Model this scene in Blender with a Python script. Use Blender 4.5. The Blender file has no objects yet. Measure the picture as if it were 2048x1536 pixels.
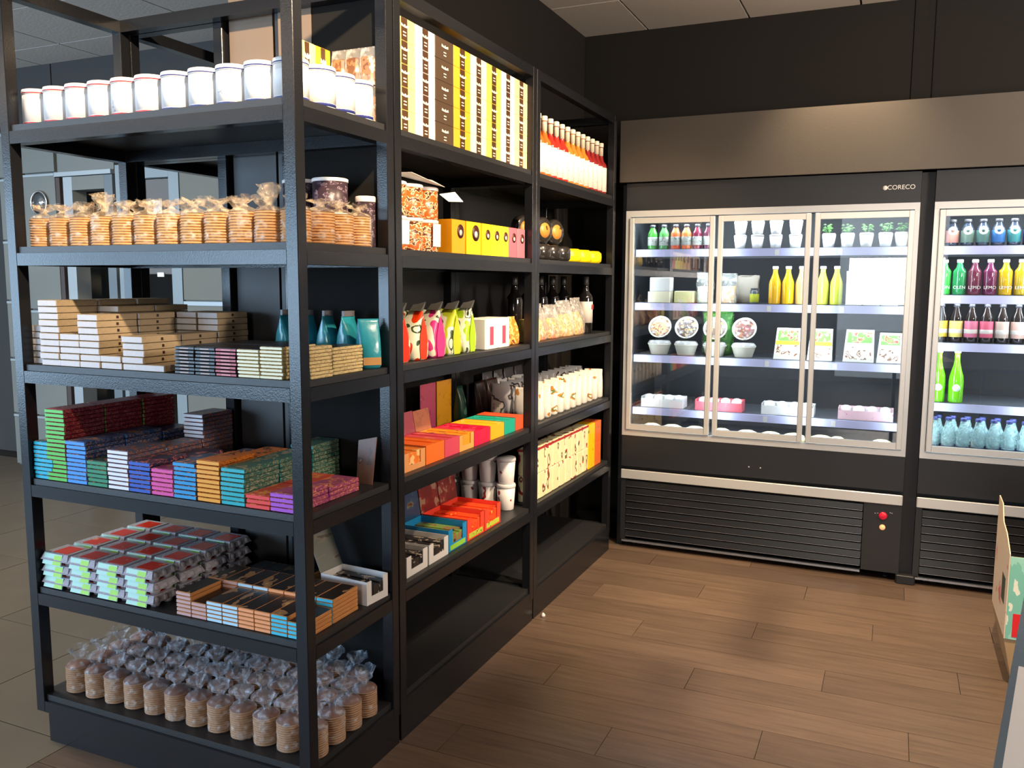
import bpy, math, random
from mathutils import Vector, Matrix
rnd = random.Random(7)
C = bpy.context.scene.collection
SC = bpy.context.scene

# ------------------------------------------------------------------ camera
def make_camera():
    F, YAW, PIT, ROL, H = 1707.14, -0.4186, -0.1179, -0.0049, 1.5
    c, s = math.cos(YAW), math.sin(YAW)
    R = Vector((c, -s, 0)); f0 = Vector((s, c, 0)); U = Vector((0, 0, 1))
    cp, sp = math.cos(PIT), math.sin(PIT)
    D = cp*f0 + sp*U; Up = -sp*f0 + cp*U
    cr, sr = math.cos(ROL), math.sin(ROL)
    R, Up = cr*R - sr*Up, sr*R + cr*Up
    cam = bpy.data.cameras.new('camera'); o = bpy.data.objects.new('camera', cam); C.objects.link(o)
    cam.sensor_width = 36; cam.sensor_fit = 'HORIZONTAL'; cam.lens = F*36/2048; cam.clip_start = .05; cam.clip_end = 200
    m = Matrix(((R.x, Up.x, -D.x, 0), (R.y, Up.y, -D.y, 0), (R.z, Up.z, -D.z, H), (0, 0, 0, 1)))
    o.matrix_world = m
    SC.camera = o
make_camera()

# ------------------------------------------------------------------ world, exposure, lights
SC.view_settings.view_transform = 'Standard'; SC.view_settings.look = 'None'
SC.view_settings.gamma = 1; SC.view_settings.exposure = 0.0; SC.view_settings.use_curve_mapping = False
try:
    SC.cycles.transparent_max_bounces = 24; SC.cycles.max_bounces = 7; SC.cycles.sample_clamp_indirect = 4
except Exception: pass
W = bpy.data.worlds.new('world'); SC.world = W; W.use_nodes = True
bg = W.node_tree.nodes['Background']; bg.inputs[0].default_value = (.72, .86, 1, 1); bg.inputs[1].default_value = 2.2

def lamp(kind, name, loc, target, color, energy, **k):
    L = bpy.data.lights.new(name, kind); L.color = color; L.energy = energy
    for a, b in k.items(): setattr(L, a, b)
    o = bpy.data.objects.new(name, L); C.objects.link(o); o.location = loc
    d = Vector(target) - Vector(loc); o.rotation_euler = d.to_track_quat('-Z', 'Y').to_euler()
    return o
WARM = (1, .74, .47); COOL = (.50, .74, 1)
# warm ceiling spots over the aisle
lamp('SPOT', 'spot_light', (-.25, .9, 2.93), (-1.80, 1.95, 2.12), WARM, 800, spot_size=math.radians(40), spot_blend=1.0, shadow_soft_size=.04)
lamp('SPOT', 'spot_light', (.1, 2.2, 2.93), (-1.45, 2.95, 1.75), WARM, 260, spot_size=math.radians(58), spot_blend=.6, shadow_soft_size=.04)
lamp('SPOT', 'spot_light', (.25, 3.1, 2.93), (-1.42, 3.95, 1.2), WARM, 330, spot_size=math.radians(62), spot_blend=.6, shadow_soft_size=.04)
lamp('SPOT', 'spot_light', (-.25, 4.44, 2.93), (-.25, 4.55, 1.5), WARM, 260, spot_size=math.radians(80), spot_blend=.9, shadow_soft_size=.04)
lamp('SPOT', 'spot_light', (.2, 2.6, 2.93), (.0, 3.55, 0), WARM, 540, spot_size=math.radians(54), spot_blend=1.0, shadow_soft_size=.018)
# daylight through the shop windows behind and to the left of the camera
lamp('AREA', 'window_daylight', (-6.6, -4.8, 1.4), (-6.6, 2, 1.4), COOL, 430, shape='RECTANGLE', size=4.2, size_y=2.3)
lamp('AREA', 'window_daylight', (-8.9, -2.6, 1.4), (-4, -2.6, 1.4), COOL, 240, shape='RECTANGLE', size=2.8, size_y=2.3)
lamp('AREA', 'window_daylight', (0, -4.8, 1.55), (-.2, 4, 2.6), (1, .88, .76), 70, shape='RECTANGLE', size=1.3, size_y=.7)
lamp('AREA', 'added_warm_fill', (-5.0, -1.0, 3.0), (-5.0, -1.0, 0), (1, .76, .52), 70, shape='RECTANGLE', size=4.2, size_y=.5)  # unseen lamp added to put a warm sheen on the upper posts
lamp('AREA', 'added_warm_fill', (-4.6, 2.0, 3.0), (-4.6, 2.0, 0), (1, .84, .64), 75, shape='RECTANGLE', size=1.2, size_y=.5)  # unseen lamp added to brighten the tiled floor on the left
lamp('AREA', 'added_ceiling_fill', (2.0, 2.6, 2.1), (1.0, 3.0, 3.0), (1, .80, .62), 130, shape='RECTANGLE', size=.5, size_y=.5)  # fill light added to brighten the ceiling; no fixture stands here
lamp('AREA', 'hall_daylight', (-7.5, 1.0, 2.7), (-4.5, 3.8, .6), (.8, .9, 1), 60, shape='RECTANGLE', size=2.5, size_y=2.5)

# ------------------------------------------------------------------ materials
MATS = {}
def mat(key, col=(.5, .5, .5), rough=.5, metal=0, coat=0, emit=None, es=1, alpha=None, bump=0, bscale=40, var=0):
    if key in MATS: return MATS[key]
    m = bpy.data.materials.new(key); m.use_nodes = True; nt = m.node_tree; b = nt.nodes['Principled BSDF']
    b.inputs['Base Color'].default_value = (*col, 1); b.inputs['Roughness'].default_value = rough
    b.inputs['Metallic'].default_value = metal; b.inputs['Coat Weight'].default_value = coat
    if emit: b.inputs['Emission Color'].default_value = (*emit, 1); b.inputs['Emission Strength'].default_value = es
    if alpha is not None: b.inputs['Alpha'].default_value = alpha
    if bump or var:
        tc = nt.nodes.new('ShaderNodeTexCoord'); n = nt.nodes.new('ShaderNodeTexNoise'); n.inputs['Scale'].default_value = bscale
        nt.links.new(tc.outputs['Object'], n.inputs['Vector'])
        if bump:
            bp = nt.nodes.new('ShaderNodeBump'); bp.inputs['Strength'].default_value = bump; bp.inputs['Distance'].default_value = .01
            nt.links.new(n.outputs[0], bp.inputs['Height']); nt.links.new(bp.outputs[0], b.inputs['Normal'])
        if var:
            r = nt.nodes.new('ShaderNodeMapRange'); r.inputs[3].default_value = 1-var; r.inputs[4].default_value = 1+var
            h = nt.nodes.new('ShaderNodeHueSaturation'); h.inputs['Color'].default_value = (*col, 1)
            nt.links.new(n.outputs[0], r.inputs[0]); nt.links.new(r.outputs[0], h.inputs['Value']); nt.links.new(h.outputs[0], b.inputs['Base Color'])
    MATS[key] = m; return m

def blotch(key, cols=(), scale=30, rough=.4, stretch=(1, 1, 1), detail=2):
    """printed packaging: procedural patches of several flat colours"""
    if key in MATS: return MATS[key]
    m = bpy.data.materials.new(key); m.use_nodes = True; nt = m.node_tree; b = nt.nodes['Principled BSDF']
    b.inputs['Roughness'].default_value = rough
    tc = nt.nodes.new('ShaderNodeTexCoord'); oi = nt.nodes.new('ShaderNodeObjectInfo')
    mp = nt.nodes.new('ShaderNodeMapping'); mp.inputs['Scale'].default_value = stretch
    n = nt.nodes.new('ShaderNodeTexNoise'); n.noise_dimensions = '4D'; n.inputs['Scale'].default_value = scale; n.inputs['Detail'].default_value = detail
    mu = nt.nodes.new('ShaderNodeMath'); mu.operation = 'MULTIPLY'; mu.inputs[1].default_value = 20
    nt.links.new(oi.outputs['Random'], mu.inputs[0]); nt.links.new(mu.outputs[0], n.inputs['W'])
    nt.links.new(tc.outputs['Object'], mp.inputs[0]); nt.links.new(mp.outputs[0], n.inputs['Vector'])
    r = nt.nodes.new('ShaderNodeValToRGB'); r.color_ramp.interpolation = 'CONSTANT'
    k = len(cols); el = r.color_ramp.elements
    while len(el) < k: el.new(.5)
    for i, (p, c) in enumerate(cols): el[i].position = p; el[i].color = (*c, 1)
    nt.links.new(n.outputs[0], r.inputs[0]); nt.links.new(r.outputs[0], b.inputs['Base Color'])
    MATS[key] = m; return m

def film(key, tint=(1, 1, 1), clear=.72, rough=.15):
    """thin clear plastic film: mostly see-through with glossy creases"""
    if key in MATS: return MATS[key]
    m = bpy.data.materials.new(key); m.use_nodes = True; nt = m.node_tree
    out = nt.nodes['Material Output']; b = nt.nodes['Principled BSDF']
    b.inputs['Base Color'].default_value = (*tint, 1); b.inputs['Roughness'].default_value = rough
    t = nt.nodes.new('ShaderNodeBsdfTransparent'); mx = nt.nodes.new('ShaderNodeMixShader')
    tc = nt.nodes.new('ShaderNodeTexCoord'); n = nt.nodes.new('ShaderNodeTexNoise'); n.inputs['Scale'].default_value = 45; n.inputs['Detail'].default_value = 3
    bp = nt.nodes.new('ShaderNodeBump'); bp.inputs['Strength'].default_value = .8; bp.inputs['Distance'].default_value = .01
    r = nt.nodes.new('ShaderNodeMapRange'); r.inputs[1].default_value = .5; r.inputs[2].default_value = .7; r.inputs[3].default_value = 1-clear-.08; r.inputs[4].default_value = 1-clear+.3
    nt.links.new(tc.outputs['Object'], n.inputs['Vector']); nt.links.new(n.outputs[0], bp.inputs['Height']); nt.links.new(bp.outputs[0], b.inputs['Normal'])
    nt.links.new(n.outputs[0], r.inputs[0]); nt.links.new(r.outputs[0], mx.inputs[0])
    nt.links.new(t.outputs[0], mx.inputs[1]); nt.links.new(b.outputs[0], mx.inputs[2]); nt.links.new(mx.outputs[0], out.inputs[0])
    MATS[key] = m; return m

def glass(key, tint=(1, 1, 1), refl=.08):
    if key in MATS: return MATS[key]
    m = bpy.data.materials.new(key); m.use_nodes = True; nt = m.node_tree; out = nt.nodes['Material Output']
    nt.nodes.remove(nt.nodes['Principled BSDF'])
    t = nt.nodes.new('ShaderNodeBsdfTransparent'); t.inputs[0].default_value = (*tint, 1)
    g = nt.nodes.new('ShaderNodeBsdfGlossy'); g.inputs['Roughness'].default_value = .01
    fr = nt.nodes.new('ShaderNodeFresnel'); fr.inputs[0].default_value = 1.5
    ad = nt.nodes.new('ShaderNodeMath'); ad.operation = 'ADD'; ad.inputs[1].default_value = refl-.04
    mx = nt.nodes.new('ShaderNodeMixShader')
    nt.links.new(fr.outputs[0], ad.inputs[0]); nt.links.new(ad.outputs[0], mx.inputs[0])
    nt.links.new(t.outputs[0], mx.inputs[1]); nt.links.new(g.outputs[0], mx.inputs[2]); nt.links.new(mx.outputs[0], out.inputs[0])
    MATS[key] = m; return m

def wood(key, c1, c2, rough=.4):
    if key in MATS: return MATS[key]
    m = bpy.data.materials.new(key); m.use_nodes = True; nt = m.node_tree; b = nt.nodes['Principled BSDF']
    tc = nt.nodes.new('ShaderNodeTexCoord'); mp = nt.nodes.new('ShaderNodeMapping'); mp.inputs['Scale'].default_value = (1.3, 22, 1)
    oi = nt.nodes.new('ShaderNodeObjectInfo'); n = nt.nodes.new('ShaderNodeTexNoise'); n.noise_dimensions = '4D'
    n.inputs['Scale'].default_value = 3; n.inputs['Detail'].default_value = 6; n.inputs['Roughness'].default_value = .65
    mu = nt.nodes.new('ShaderNodeMath'); mu.operation = 'MULTIPLY'; mu.inputs[1].default_value = 30
    nt.links.new(oi.outputs['Random'], mu.inputs[0]); nt.links.new(mu.outputs[0], n.inputs['W'])
    nt.links.new(tc.outputs['Object'], mp.inputs[0]); nt.links.new(mp.outputs[0], n.inputs['Vector'])
    r = nt.nodes.new('ShaderNodeValToRGB'); r.color_ramp.elements[0].color = (*c1, 1); r.color_ramp.elements[1].color = (*c2, 1)
    r.color_ramp.elements[0].position = .3; r.color_ramp.elements[1].position = .75
    h = nt.nodes.new('ShaderNodeHueSaturation'); rr = nt.nodes.new('ShaderNodeMapRange'); rr.inputs[3].default_value = .82; rr.inputs[4].default_value = 1.15
    nt.links.new(oi.outputs['Random'], rr.inputs[0]); nt.links.new(rr.outputs[0], h.inputs['Value'])
    nt.links.new(n.outputs[0], r.inputs[0]); nt.links.new(r.outputs[0], h.inputs['Color']); nt.links.new(h.outputs[0], b.inputs['Base Color'])
    b.inputs['Roughness'].default_value = rough
    bp = nt.nodes.new('ShaderNodeBump'); bp.inputs['Strength'].default_value = .12; bp.inputs['Distance'].default_value = .004
    nt.links.new(n.outputs[0], bp.inputs['Height']); nt.links.new(bp.outputs[0], b.inputs['Normal'])
    MATS[key] = m; return m

BLACK = mat('black_paint', (.010, .011, .014), .22, bump=.05, bscale=250)
BLACK.node_tree.nodes['Principled BSDF'].inputs['Specular IOR Level'].default_value = .36
BOARD = mat('black_board', (.018, .019, .022), .45, bump=.05, bscale=120)
MATTE = mat('matte_black_board', (.012, .012, .012), .9); MATTE.node_tree.nodes['Principled BSDF'].inputs['Specular IOR Level'].default_value = .12
ALU = mat('aluminium', (.68, .70, .71), .35, .35)
WHITE = mat('white_plastic', (.8, .8, .78), .4)
KRAFT = mat('kraft_card', (.42, .27, .13), .8, var=.15, bscale=20)
FILM = film('clear_film')
GLASS = glass('clear_glass')
def flat(c, rough=.45, coat=0):
    return mat('paint_%02x%02x%02x_%d' % (*[int(min(1, q)*255) for q in c], int(rough*100)), c, rough, coat=coat)
def rgb(r, g, b):     # photo sRGB to linear
    f = lambda v: ((v/255+.055)/1.055)**2.4 if v > 10 else v/255/12.92
    return (f(r), f(g), f(b))

# ------------------------------------------------------------------ mesh builder
class MB:
    def __init__(s): s.v = []; s.f = []; s.sm = []
    def box(s, x0, y0, z0, x1, y1, z1, bev=0):
        if bev:
            b = bev; i = len(s.v)
            # chamfered on the four vertical edges and top/bottom rims
            def ring(ix, z):
                return [(x0+ix+b, y0+ix, z), (x1-ix-b, y0+ix, z), (x1-ix, y0+ix+b, z), (x1-ix, y1-ix-b, z), (x1-ix-b, y1-ix, z), (x0+ix+b, y1-ix, z), (x0+ix, y1-ix-b, z), (x0+ix, y0+ix+b, z)]
            rs = [ring(b*.6, z0), ring(0, z0+b*.6), ring(0, z1-b*.6), ring(b*.6, z1)]
            for r in rs: s.v += r
            for k in range(3):
                for j in range(8):
                    a = i+k*8+j; c = i+k*8+(j+1) % 8; s.f.append((a, c, c+8, a+8)); s.sm.append(False)
            s.f.append(tuple(i+7-j for j in range(8))); s.f.append(tuple(i+24+j for j in range(8))); s.sm += [False, False]
            return s
        i = len(s.v)
        s.v += [(x0, y0, z0), (x1, y0, z0), (x1, y1, z0), (x0, y1, z0), (x0, y0, z1), (x1, y0, z1), (x1, y1, z1), (x0, y1, z1)]
        s.f += [(i, i+3, i+2, i+1), (i+4, i+5, i+6, i+7), (i, i+1, i+5, i+4), (i+1, i+2, i+6, i+5), (i+2, i+3, i+7, i+6), (i+3, i, i+4, i+7)]
        s.sm += [False]*6; return s
    def hexa(s, p):       # 8 points bottom ring then top ring
        i = len(s.v); s.v += list(p)
        s.f += [(i, i+3, i+2, i+1), (i+4, i+5, i+6, i+7), (i, i+1, i+5, i+4), (i+1, i+2, i+6, i+5), (i+2, i+3, i+7, i+6), (i+3, i, i+4, i+7)]
        s.sm += [False]*6; return s
    def lathe(s, prof, n=20, cx=0, cy=0, jit=None, smooth=True, sx=1, sy=1):
        i = len(s.v); m = len(prof)
        for k, (r, z) in enumerate(prof):
            for j in range(n):
                a = 2*math.pi*j/n; rr = r; zz = z
                if jit: rr, zz = jit(k, j, r, z)
                s.v.append((cx+sx*rr*math.cos(a), cy+sy*rr*math.sin(a), zz))
        for k in range(m-1):
            for j in range(n):
                a = i+k*n+j; b = i+k*n+(j+1) % n; s.f.append((a, b, b+n, a+n)); s.sm.append(smooth)
        if prof[0][0] > 1e-5: s.f.append(tuple(i+n-1-j for j in range(n))); s.sm.append(False)
        if prof[-1][0] > 1e-5: s.f.append(tuple(i+(m-1)*n+j for j in range(n))); s.sm.append(False)
        return s
    def openlathe(s, prof, n=20, jit=None, cx=0, cy=0, sx=1, sy=1):
        s.lathe(prof, n, cx, cy, jit, True, sx, sy)
        if prof[0][0] > 1e-5 and prof[-1][0] > 1e-5: s.f.pop(); s.sm.pop()
        elif prof[-1][0] > 1e-5: s.f.pop(); s.sm.pop()
        return s
    def tube(s, p0, p1, r, n=8):
        p0 = Vector(p0); p1 = Vector(p1); d = (p1-p0).normalized(); a = d.orthogonal().normalized(); b = d.cross(a); i = len(s.v)
        for p in (p0, p1):
            for j in range(n):
                t = 2*math.pi*j/n; s.v.append(tuple(p+r*(math.cos(t)*a+math.sin(t)*b)))
        for j in range(n): s.f.append((i+j, i+(j+1) % n, i+n+(j+1) % n, i+n+j)); s.sm.append(True)
        s.f += [tuple(i+n-1-j for j in range(n)), tuple(i+n+j for j in range(n))]; s.sm += [False, False]; return s
    def prism(s, poly, x0, x1):      # polygon in (y, z) extruded along x
        i = len(s.v); n = len(poly)
        s.v += [(x0, a, b) for a, b in poly]+[(x1, a, b) for a, b in poly]
        for j in range(n): s.f.append((i+j, i+(j+1) % n, i+n+(j+1) % n, i+n+j)); s.sm.append(False)
        s.f += [tuple(i+n-1-j for j in range(n)), tuple(i+n+j for j in range(n))]; s.sm += [False, False]; return s
    def grid(s, fn, nu, nv, thick=0):
        i = len(s.v)
        for a in range(nu+1):
            for b in range(nv+1): s.v.append(fn(a/nu, b/nv))
        for a in range(nu):
            for b in range(nv):
                q = i+a*(nv+1)+b; s.f.append((q, q+nv+1, q+nv+2, q+1)); s.sm.append(True)
        return s
    def rot(s, ax, ang, start=0):
        M = Matrix.Rotation(ang, 3, ax); s.v[start:] = [tuple(M @ Vector(p)) for p in s.v[start:]]; return s
    def move(s, d, start=0):
        s.v[start:] = [(p[0]+d[0], p[1]+d[1], p[2]+d[2]) for p in s.v[start:]]; return s
    def mesh(s, name='mesh'):
        m = bpy.data.meshes.new(name); m.from_pydata(s.v, [], s.f); m.polygons.foreach_set('use_smooth', s.sm); m.update(); return m
CACHE = {}
def cached(key, fn):
    if key not in CACHE: CACHE[key] = fn()
    return CACHE[key]
def bx(x0, y0, z0, x1, y1, z1, bev=0): return MB().box(x0, y0, z0, x1, y1, z1, bev).mesh()

# ------------------------------------------------------------------ objects
def obj(name, mesh, m, parent=None, loc=(0, 0, 0), rot=(0, 0, 0), label=None, kind=None):
    if len(mesh.materials) == 0: mesh.materials.append(m)
    o = bpy.data.objects.new(name, mesh); C.objects.link(o)
    if mesh.materials[0] is not m:
        o.material_slots[0].link = 'OBJECT'; o.material_slots[0].material = m
    o.location = loc; o.rotation_euler = rot
    if parent: o.parent = parent
    if label: o['label'] = label
    if kind: o['kind'] = kind
    return o
def tag(o, label, cat, group=None):
    o['label'] = label; o['category'] = cat
    if group: o['group'] = group
    return o
def thing(name, label, cat, loc=(0, 0, 0), rz=0, group=None):
    o = bpy.data.objects.new(name, None); C.objects.link(o); o.empty_display_size = .05
    o.location = loc; o.rotation_euler = (0, 0, rz); return tag(o, label, cat, group)
def build(name, label, cat, loc, parts, rz=0, group=None):
    """parts: (part name, mesh, material[, sub-parts])"""
    t = thing(name, label, cat, (loc[0], loc[1], loc[2]+.0005), rz, group)
    for p in parts:
        o = obj(p[0], p[1], p[2], t)
        for q in (p[3] if len(p) > 3 else []): obj(q[0], q[1], q[2], o)
    return t
def struct(name, mesh, m, parent=None):
    return obj(name, mesh, m, parent, kind=None if parent else 'structure')
ORD = ['first', 'second', 'third', 'fourth', 'fifth', 'sixth', 'seventh', 'eighth', 'ninth', 'tenth', 'eleventh', 'twelfth', 'thirteenth', 'fourteenth', 'fifteenth', 'sixteenth', 'seventeenth', 'eighteenth']
def frm(i, side='left'): return ('leftmost' if side == 'left' else 'nearest') if i == 0 else '%s from %s' % (ORD[i], side)
def down(k, n):       # k counts up from the bottom, n in the stack
    if n == 1: return 'lying alone'
    if k == n-1: return 'topmost'
    if k == 0: return 'at the bottom'
    return ORD[n-1-k]+' from top'
def text_mesh(s, size, depth=.0008):
    cu = bpy.data.curves.new('lettering', 'FONT'); cu.body = s; cu.size = size; cu.extrude = depth; cu.align_x = 'CENTER'; cu.align_y = 'CENTER'
    o = bpy.data.objects.new('lettering', cu); C.objects.link(o); bpy.context.view_layer.update()
    me = bpy.data.meshes.new_from_object(o.evaluated_get(bpy.context.evaluated_depsgraph_get())); bpy.data.objects.remove(o)
    me.materials.clear(); return me

# ================================================================== THE ROOM
ZC = 3.03
def room():
    plankm = wood('dark_laminate', (.082, .055, .039), (.168, .115, .082), .36)
    tilem = mat('brown_grey_tile', (.14, .118, .088), .42, var=.25, bscale=3)
    fl = struct('floor', bx(-9, -5, -.05, 2.8, 6, -.006), mat('floor_base', (.02, .018, .016), .7))
    # wood planks, long side along x
    y = -.2; row = 0
    while y < 4.63:
        off = (row*.47) % 1.25
        x = -2.38
        first = True
        while x < 1.6:
            L = off if first and off > .15 else 1.25
            first = False
            x1 = min(x+L, 1.6); y1 = y+.19
            yy1 = min(y1, 5.2)
            obj('plank', bx(x+.0012, y+.001, -.006, x1-.0012, yy1-.001, 0), plankm, fl)
            x = x1
        y += .19; row += 1
    for i in range(11):
        for j in range(9):
            x0 = -2.38-(i+1)*.6; y0 = -.6+.0+j*.6+.02
            if y0 > 5.4: continue
            obj('tile', cached('tile', lambda: bx(0.002, .002, -.006, .598, .598, 0)), tilem, fl, (x0, y0, 0))
    # ceiling
    ce = struct('ceiling', bx(-9, -5, ZC+.02, 2.8, 6, ZC+.1), mat('ceiling_grid', (.07, .062, .055), .7))
    cm = mat('ceiling_tile', (.60, .56, .52), .9, bump=.15, bscale=60, var=.04)
    for i in range(19):
        for j in range(9):
            x0 = -9+.02+i*.6+.33; y0 = .47+(j-1)*.6
            if x0 > 2.2 or (y0+.6 > 5.3 and x0 > -2): y1 = 5.26-y0
            else: y1 = .594
            if y1 < .05: continue
            obj('ceiling_panel', cached(('cp', round(y1, 3)), lambda: bx(.006, .006, ZC, .594, y1, ZC+.02)), cm, ce, (x0, y0, 0))
    dark = mat('charcoal_wall', (.0085, .0075, .007), .9, bump=.08, bscale=150)
    grey = mat('grey_green_panel', (.17, .185, .175), .55, var=.06, bscale=2)
    w = struct('wall_left', bx(-2.05, 2.31, 0, -1.85, 5.27, ZC+.02), dark)
    struct('end_panel', bx(-2.05, 2.298, 0, -1.872, 2.31, 2.02), mat('brown_end_panel', (.028, .028, .030), .5), w)
    struct('end_panel', bx(-2.05, 2.298, 2.0205, -1.872, 2.31, ZC), mat('warm_lit_tan', (.20, .145, .10), .5), w)  # tan puts the warm light on the panel top into its colour
    w = struct('wall_back', bx(-2.05, 5.27, 0, 2.8, 5.45, ZC+.02), dark)
    for x0, x1 in ((-1.848, .02), (.025, .09), (.128, .9), (.905, 2.6)):      # charcoal cladding panels over the fridges
        struct('cladding_panel', bx(x0, 5.262, 2.1, x1, 5.27, ZC), dark, w)
    struct('wall_right', bx(2.7, -5, 0, 2.8, 5.45, ZC+.02), mat('warm_grey_wall', (.25, .22, .19), .8))
    ol = struct('wall_outer', bx(-9.1, -5, 0, -9, 5.0, ZC+.02), mat('grey_wall', (.22, .23, .23), .8))
    # rear wall with windows behind the camera
    rw = mat('grey_wall', (.22, .23, .23), .8)
    b = MB()
    for x0, x1 in ((-9, -8.8), (-4.4, -.85), (.75, 2.8)): b.box(x0, -5, 0, x1, -4.85, ZC+.02)
    for x0, x1 in ((-8.8, -4.4), (-.85, .75)): b.box(x0, -5, 2.6, x1, -4.85, ZC+.02)
    struct('wall_rear', b.mesh(), rw)
    for n, (x0, x1, z0) in enumerate(((-8.8, -4.4, 0), (-.85, .75, 0))):
        fr = MB(); k = 3 if n == 0 else 1
        for i in range(k+1):
            x = x0+(x1-x0)*i/k; x = min(max(x, x0+.03), x1-.03); fr.box(x-.03, -4.98, z0, x+.03, -4.9, 2.6)
        fr.box(x0+.06, -4.98, 2.54, x1-.06, -4.9, 2.6).box(x0+.06, -4.98, 0, x1-.06, -4.9, .08)
        f = struct('window_%d' % (n+1), fr.mesh(), mat('window_frame_grey', (.2, .2, .2), .4))
        for i in range(k):
            a = x0+(x1-x0)*i/k+.031; c = x0+(x1-x0)*(i+1)/k-.031
            obj('pane', bx(max(a, x0+.061), -4.945, .081, min(c, x1-.061), -4.94, 2.539), GLASS, f)
    # street outside the windows, seen only as reflections in the fridge doors
    struct('pavement', bx(-12, -22, -.1, 10, -5.01, -.04), mat('pale_paving', (.75, .74, .72), .9))
    # ------------ the hall on the left
    w = struct('wall_far', bx(-9, 5.0, 0, -2.051, 5.1, ZC+.02), mat('far_wall_dark', (.05, .052, .052), .8))
    up = mat('dark_fascia', (.035, .032, .032), .7)
    struct('upper_panel', bx(-5.55, 4.40, 2.62, -2.06, 5.0, ZC), up, w)
    struct('upper_panel', bx(-9, 4.40, 2.62, -5.56, 5.0, ZC), up, w)
room()

def hall():
    grey = mat('grey_green_panel'); lt = mat('light_steel', (.36, .42, .46), .4, .2); dk = mat('dark_opening', (.03, .035, .04), .6)
    def cab(x0, x1, label, splits):
        t = thing('tall_cabinet', label, 'cabinet', ((x0+x1)/2, 4.42, 0)); w = (x1-x0)/2
        obj('body', MB().box(-w, .02, .07, w, .55, 2.6).mesh(), mat('cabinet_carcass', (.12, .13, .13), .6), t)
        obj('plinth', bx(-w+.05, .05, 0, w-.02, .5, .07), mat('cabinet_plinth', (.20, .22, .24), .5), t)
        zs = [.08]+list(splits)+[2.59]
        for a, c in zip(zs[:-1], zs[1:]):
            d = obj('door', bx(-w+.003, 0, a+.006, w-.003, .0195, c-.006), grey, t)
            obj('edge_strip', bx(-w+.006, -.006, c-.024, w-.006, -.0002, c-.008), lt, d)
        return t
    cab(-6.20, -5.965, 'light grey panelled cabinet at the left edge of the photo, outside the shelf post', (.48, .91, 1.35, 1.80, 2.26))
    cab(-5.94, -5.60, 'narrow grey cabinet with a round chrome porthole, seen through the left shelf bays', (.48, 1.285, 2.28))
    p = thing('round_mirror', 'round chrome-rimmed porthole on the narrow grey cabinet', 'porthole', (-5.765, 4.412, 2.065))
    obj('rim', MB().lathe([(.080, 0), (.090, .006), (.084, .012), (.077, .008), (.080, 0)], 28).rot('X', math.pi/2).mesh(), mat('chrome_rim', (.8, .82, .85), .15, .9), p)
    obj('bowl', MB().lathe([(.0, .004), (.05, .006), (.075, .001), (.075, -.002)], 28).rot('X', math.pi/2).mesh(), mat('dark_steel', (.10, .11, .12), .3, .6), p)
    obj('lamp_bulb', MB().lathe([(.0, .030), (.022, .026), (.036, .012), (.038, 0)], 20).rot('X', math.pi/2).move((.035, -.002, 0)).mesh(), mat('chrome_rim'), p)
    t = thing('hall_doorway', 'pale steel door frame with a lintel over a dark recess, behind the shelf', 'doorway', (-5.26, 4.42, 0))
    sl = mat('recess_slate', (.045, .06, .07), .5); bl = mat('blue_grey_paint', (.13, .17, .20), .5)
    obj('side_strip', bx(-.335, 0, 0, -.295, .1, 2.24), mat('brown_strip', (.06, .045, .045), .6), t)
    obj('jamb', bx(-.26, 0, 0, -.17, .12, 2.24), lt, t); obj('jamb', bx(.15, 0, 0, .23, .12, 2.24), bl, t)
    obj('lintel', bx(-.169, 0, 2.145, .149, .12, 2.24), mat('grey_green_panel'), t)
    obj('head_rail', bx(-.335, -.012, 2.245, .23, .1, 2.275), lt, t)
    obj('header_panel', bx(-.335, .02, 2.276, .23, .12, 2.60), grey, t)
    obj('recess_back', bx(-.169, .40, 0, .149, .42, 2.144), sl, t)
    for z in (1.45, 1.15): obj('shelf', bx(0, .25, z, .148, .399, z+.03), mat('grey_green_panel'), t)
    t = thing('glazed_cabinet', 'glazed grey cupboard with notices on the glass, behind the middle shelf posts', 'cupboard', (-4.65, 4.42, 0))
    steel = mat('pale_blue_steel', (.22, .28, .32), .35)
    obj('frame', MB().box(-.35, 0, .05, -.15, .1, 2.3).box(.14, 0, .05, .23, .1, 2.3).box(-.149, 0, 2.2, .139, .1, 2.3).box(-.149, 0, .05, .139, .1, .12).mesh(), steel, t)
    obj('pane', bx(-.148, .04, .121, .138, .046, 2.199), GLASS, t)
    obj('inner_back', bx(-.35, .3, .05, .23, .32, 2.3), bl, t)
    for z in (.55, 1.05, 1.36, 1.85): obj('shelf', bx(-.148, .06, z, .138, .299, z+.02), steel, t)
    for x0, x1, z0, z1 in ((-.04, .04, 1.96, 2.05), (-.03, .03, 1.53, 1.56), (-.02, .03, 1.22, 1.25)):
        obj('notice', bx(x0, .034, z0, x1, .0395, z1), WHITE, t)
    t = thing('tall_cabinet', 'olive grey plain cabinet with a wall socket plate, between shelf posts', 'cabinet', (-4.20, 4.42, 0))
    ol = mat('olive_grey', (.15, .155, .135), .6, var=.06, bscale=2)
    obj('body', bx(-.215, .02, 0, .6, .5, 2.6), ol, t)
    obj('door', bx(-.21, 0, .60, .59, .0195, 1.335), ol, t); obj('door', bx(-.21, 0, 1.375, .59, .0195, 2.59), ol, t)
    obj('rail', bx(-.21, -.006, 1.337, .59, .0195, 1.365), lt, t)
    s = thing('wall_socket', 'pale switched socket plate low on the olive grey cabinet', 'socket', (-4.165, 4.42, 1.155))
    obj('plate', bx(-.06, -.012, -.055, .06, -.0002, .055), mat('socket_grey', (.40, .42, .40), .5), s)
    obj('switch', bx(-.03, -.022, -.045, .03, -.0122, -.005), mat('socket_dark', (.08, .09, .09), .4), s)
hall()

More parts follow.
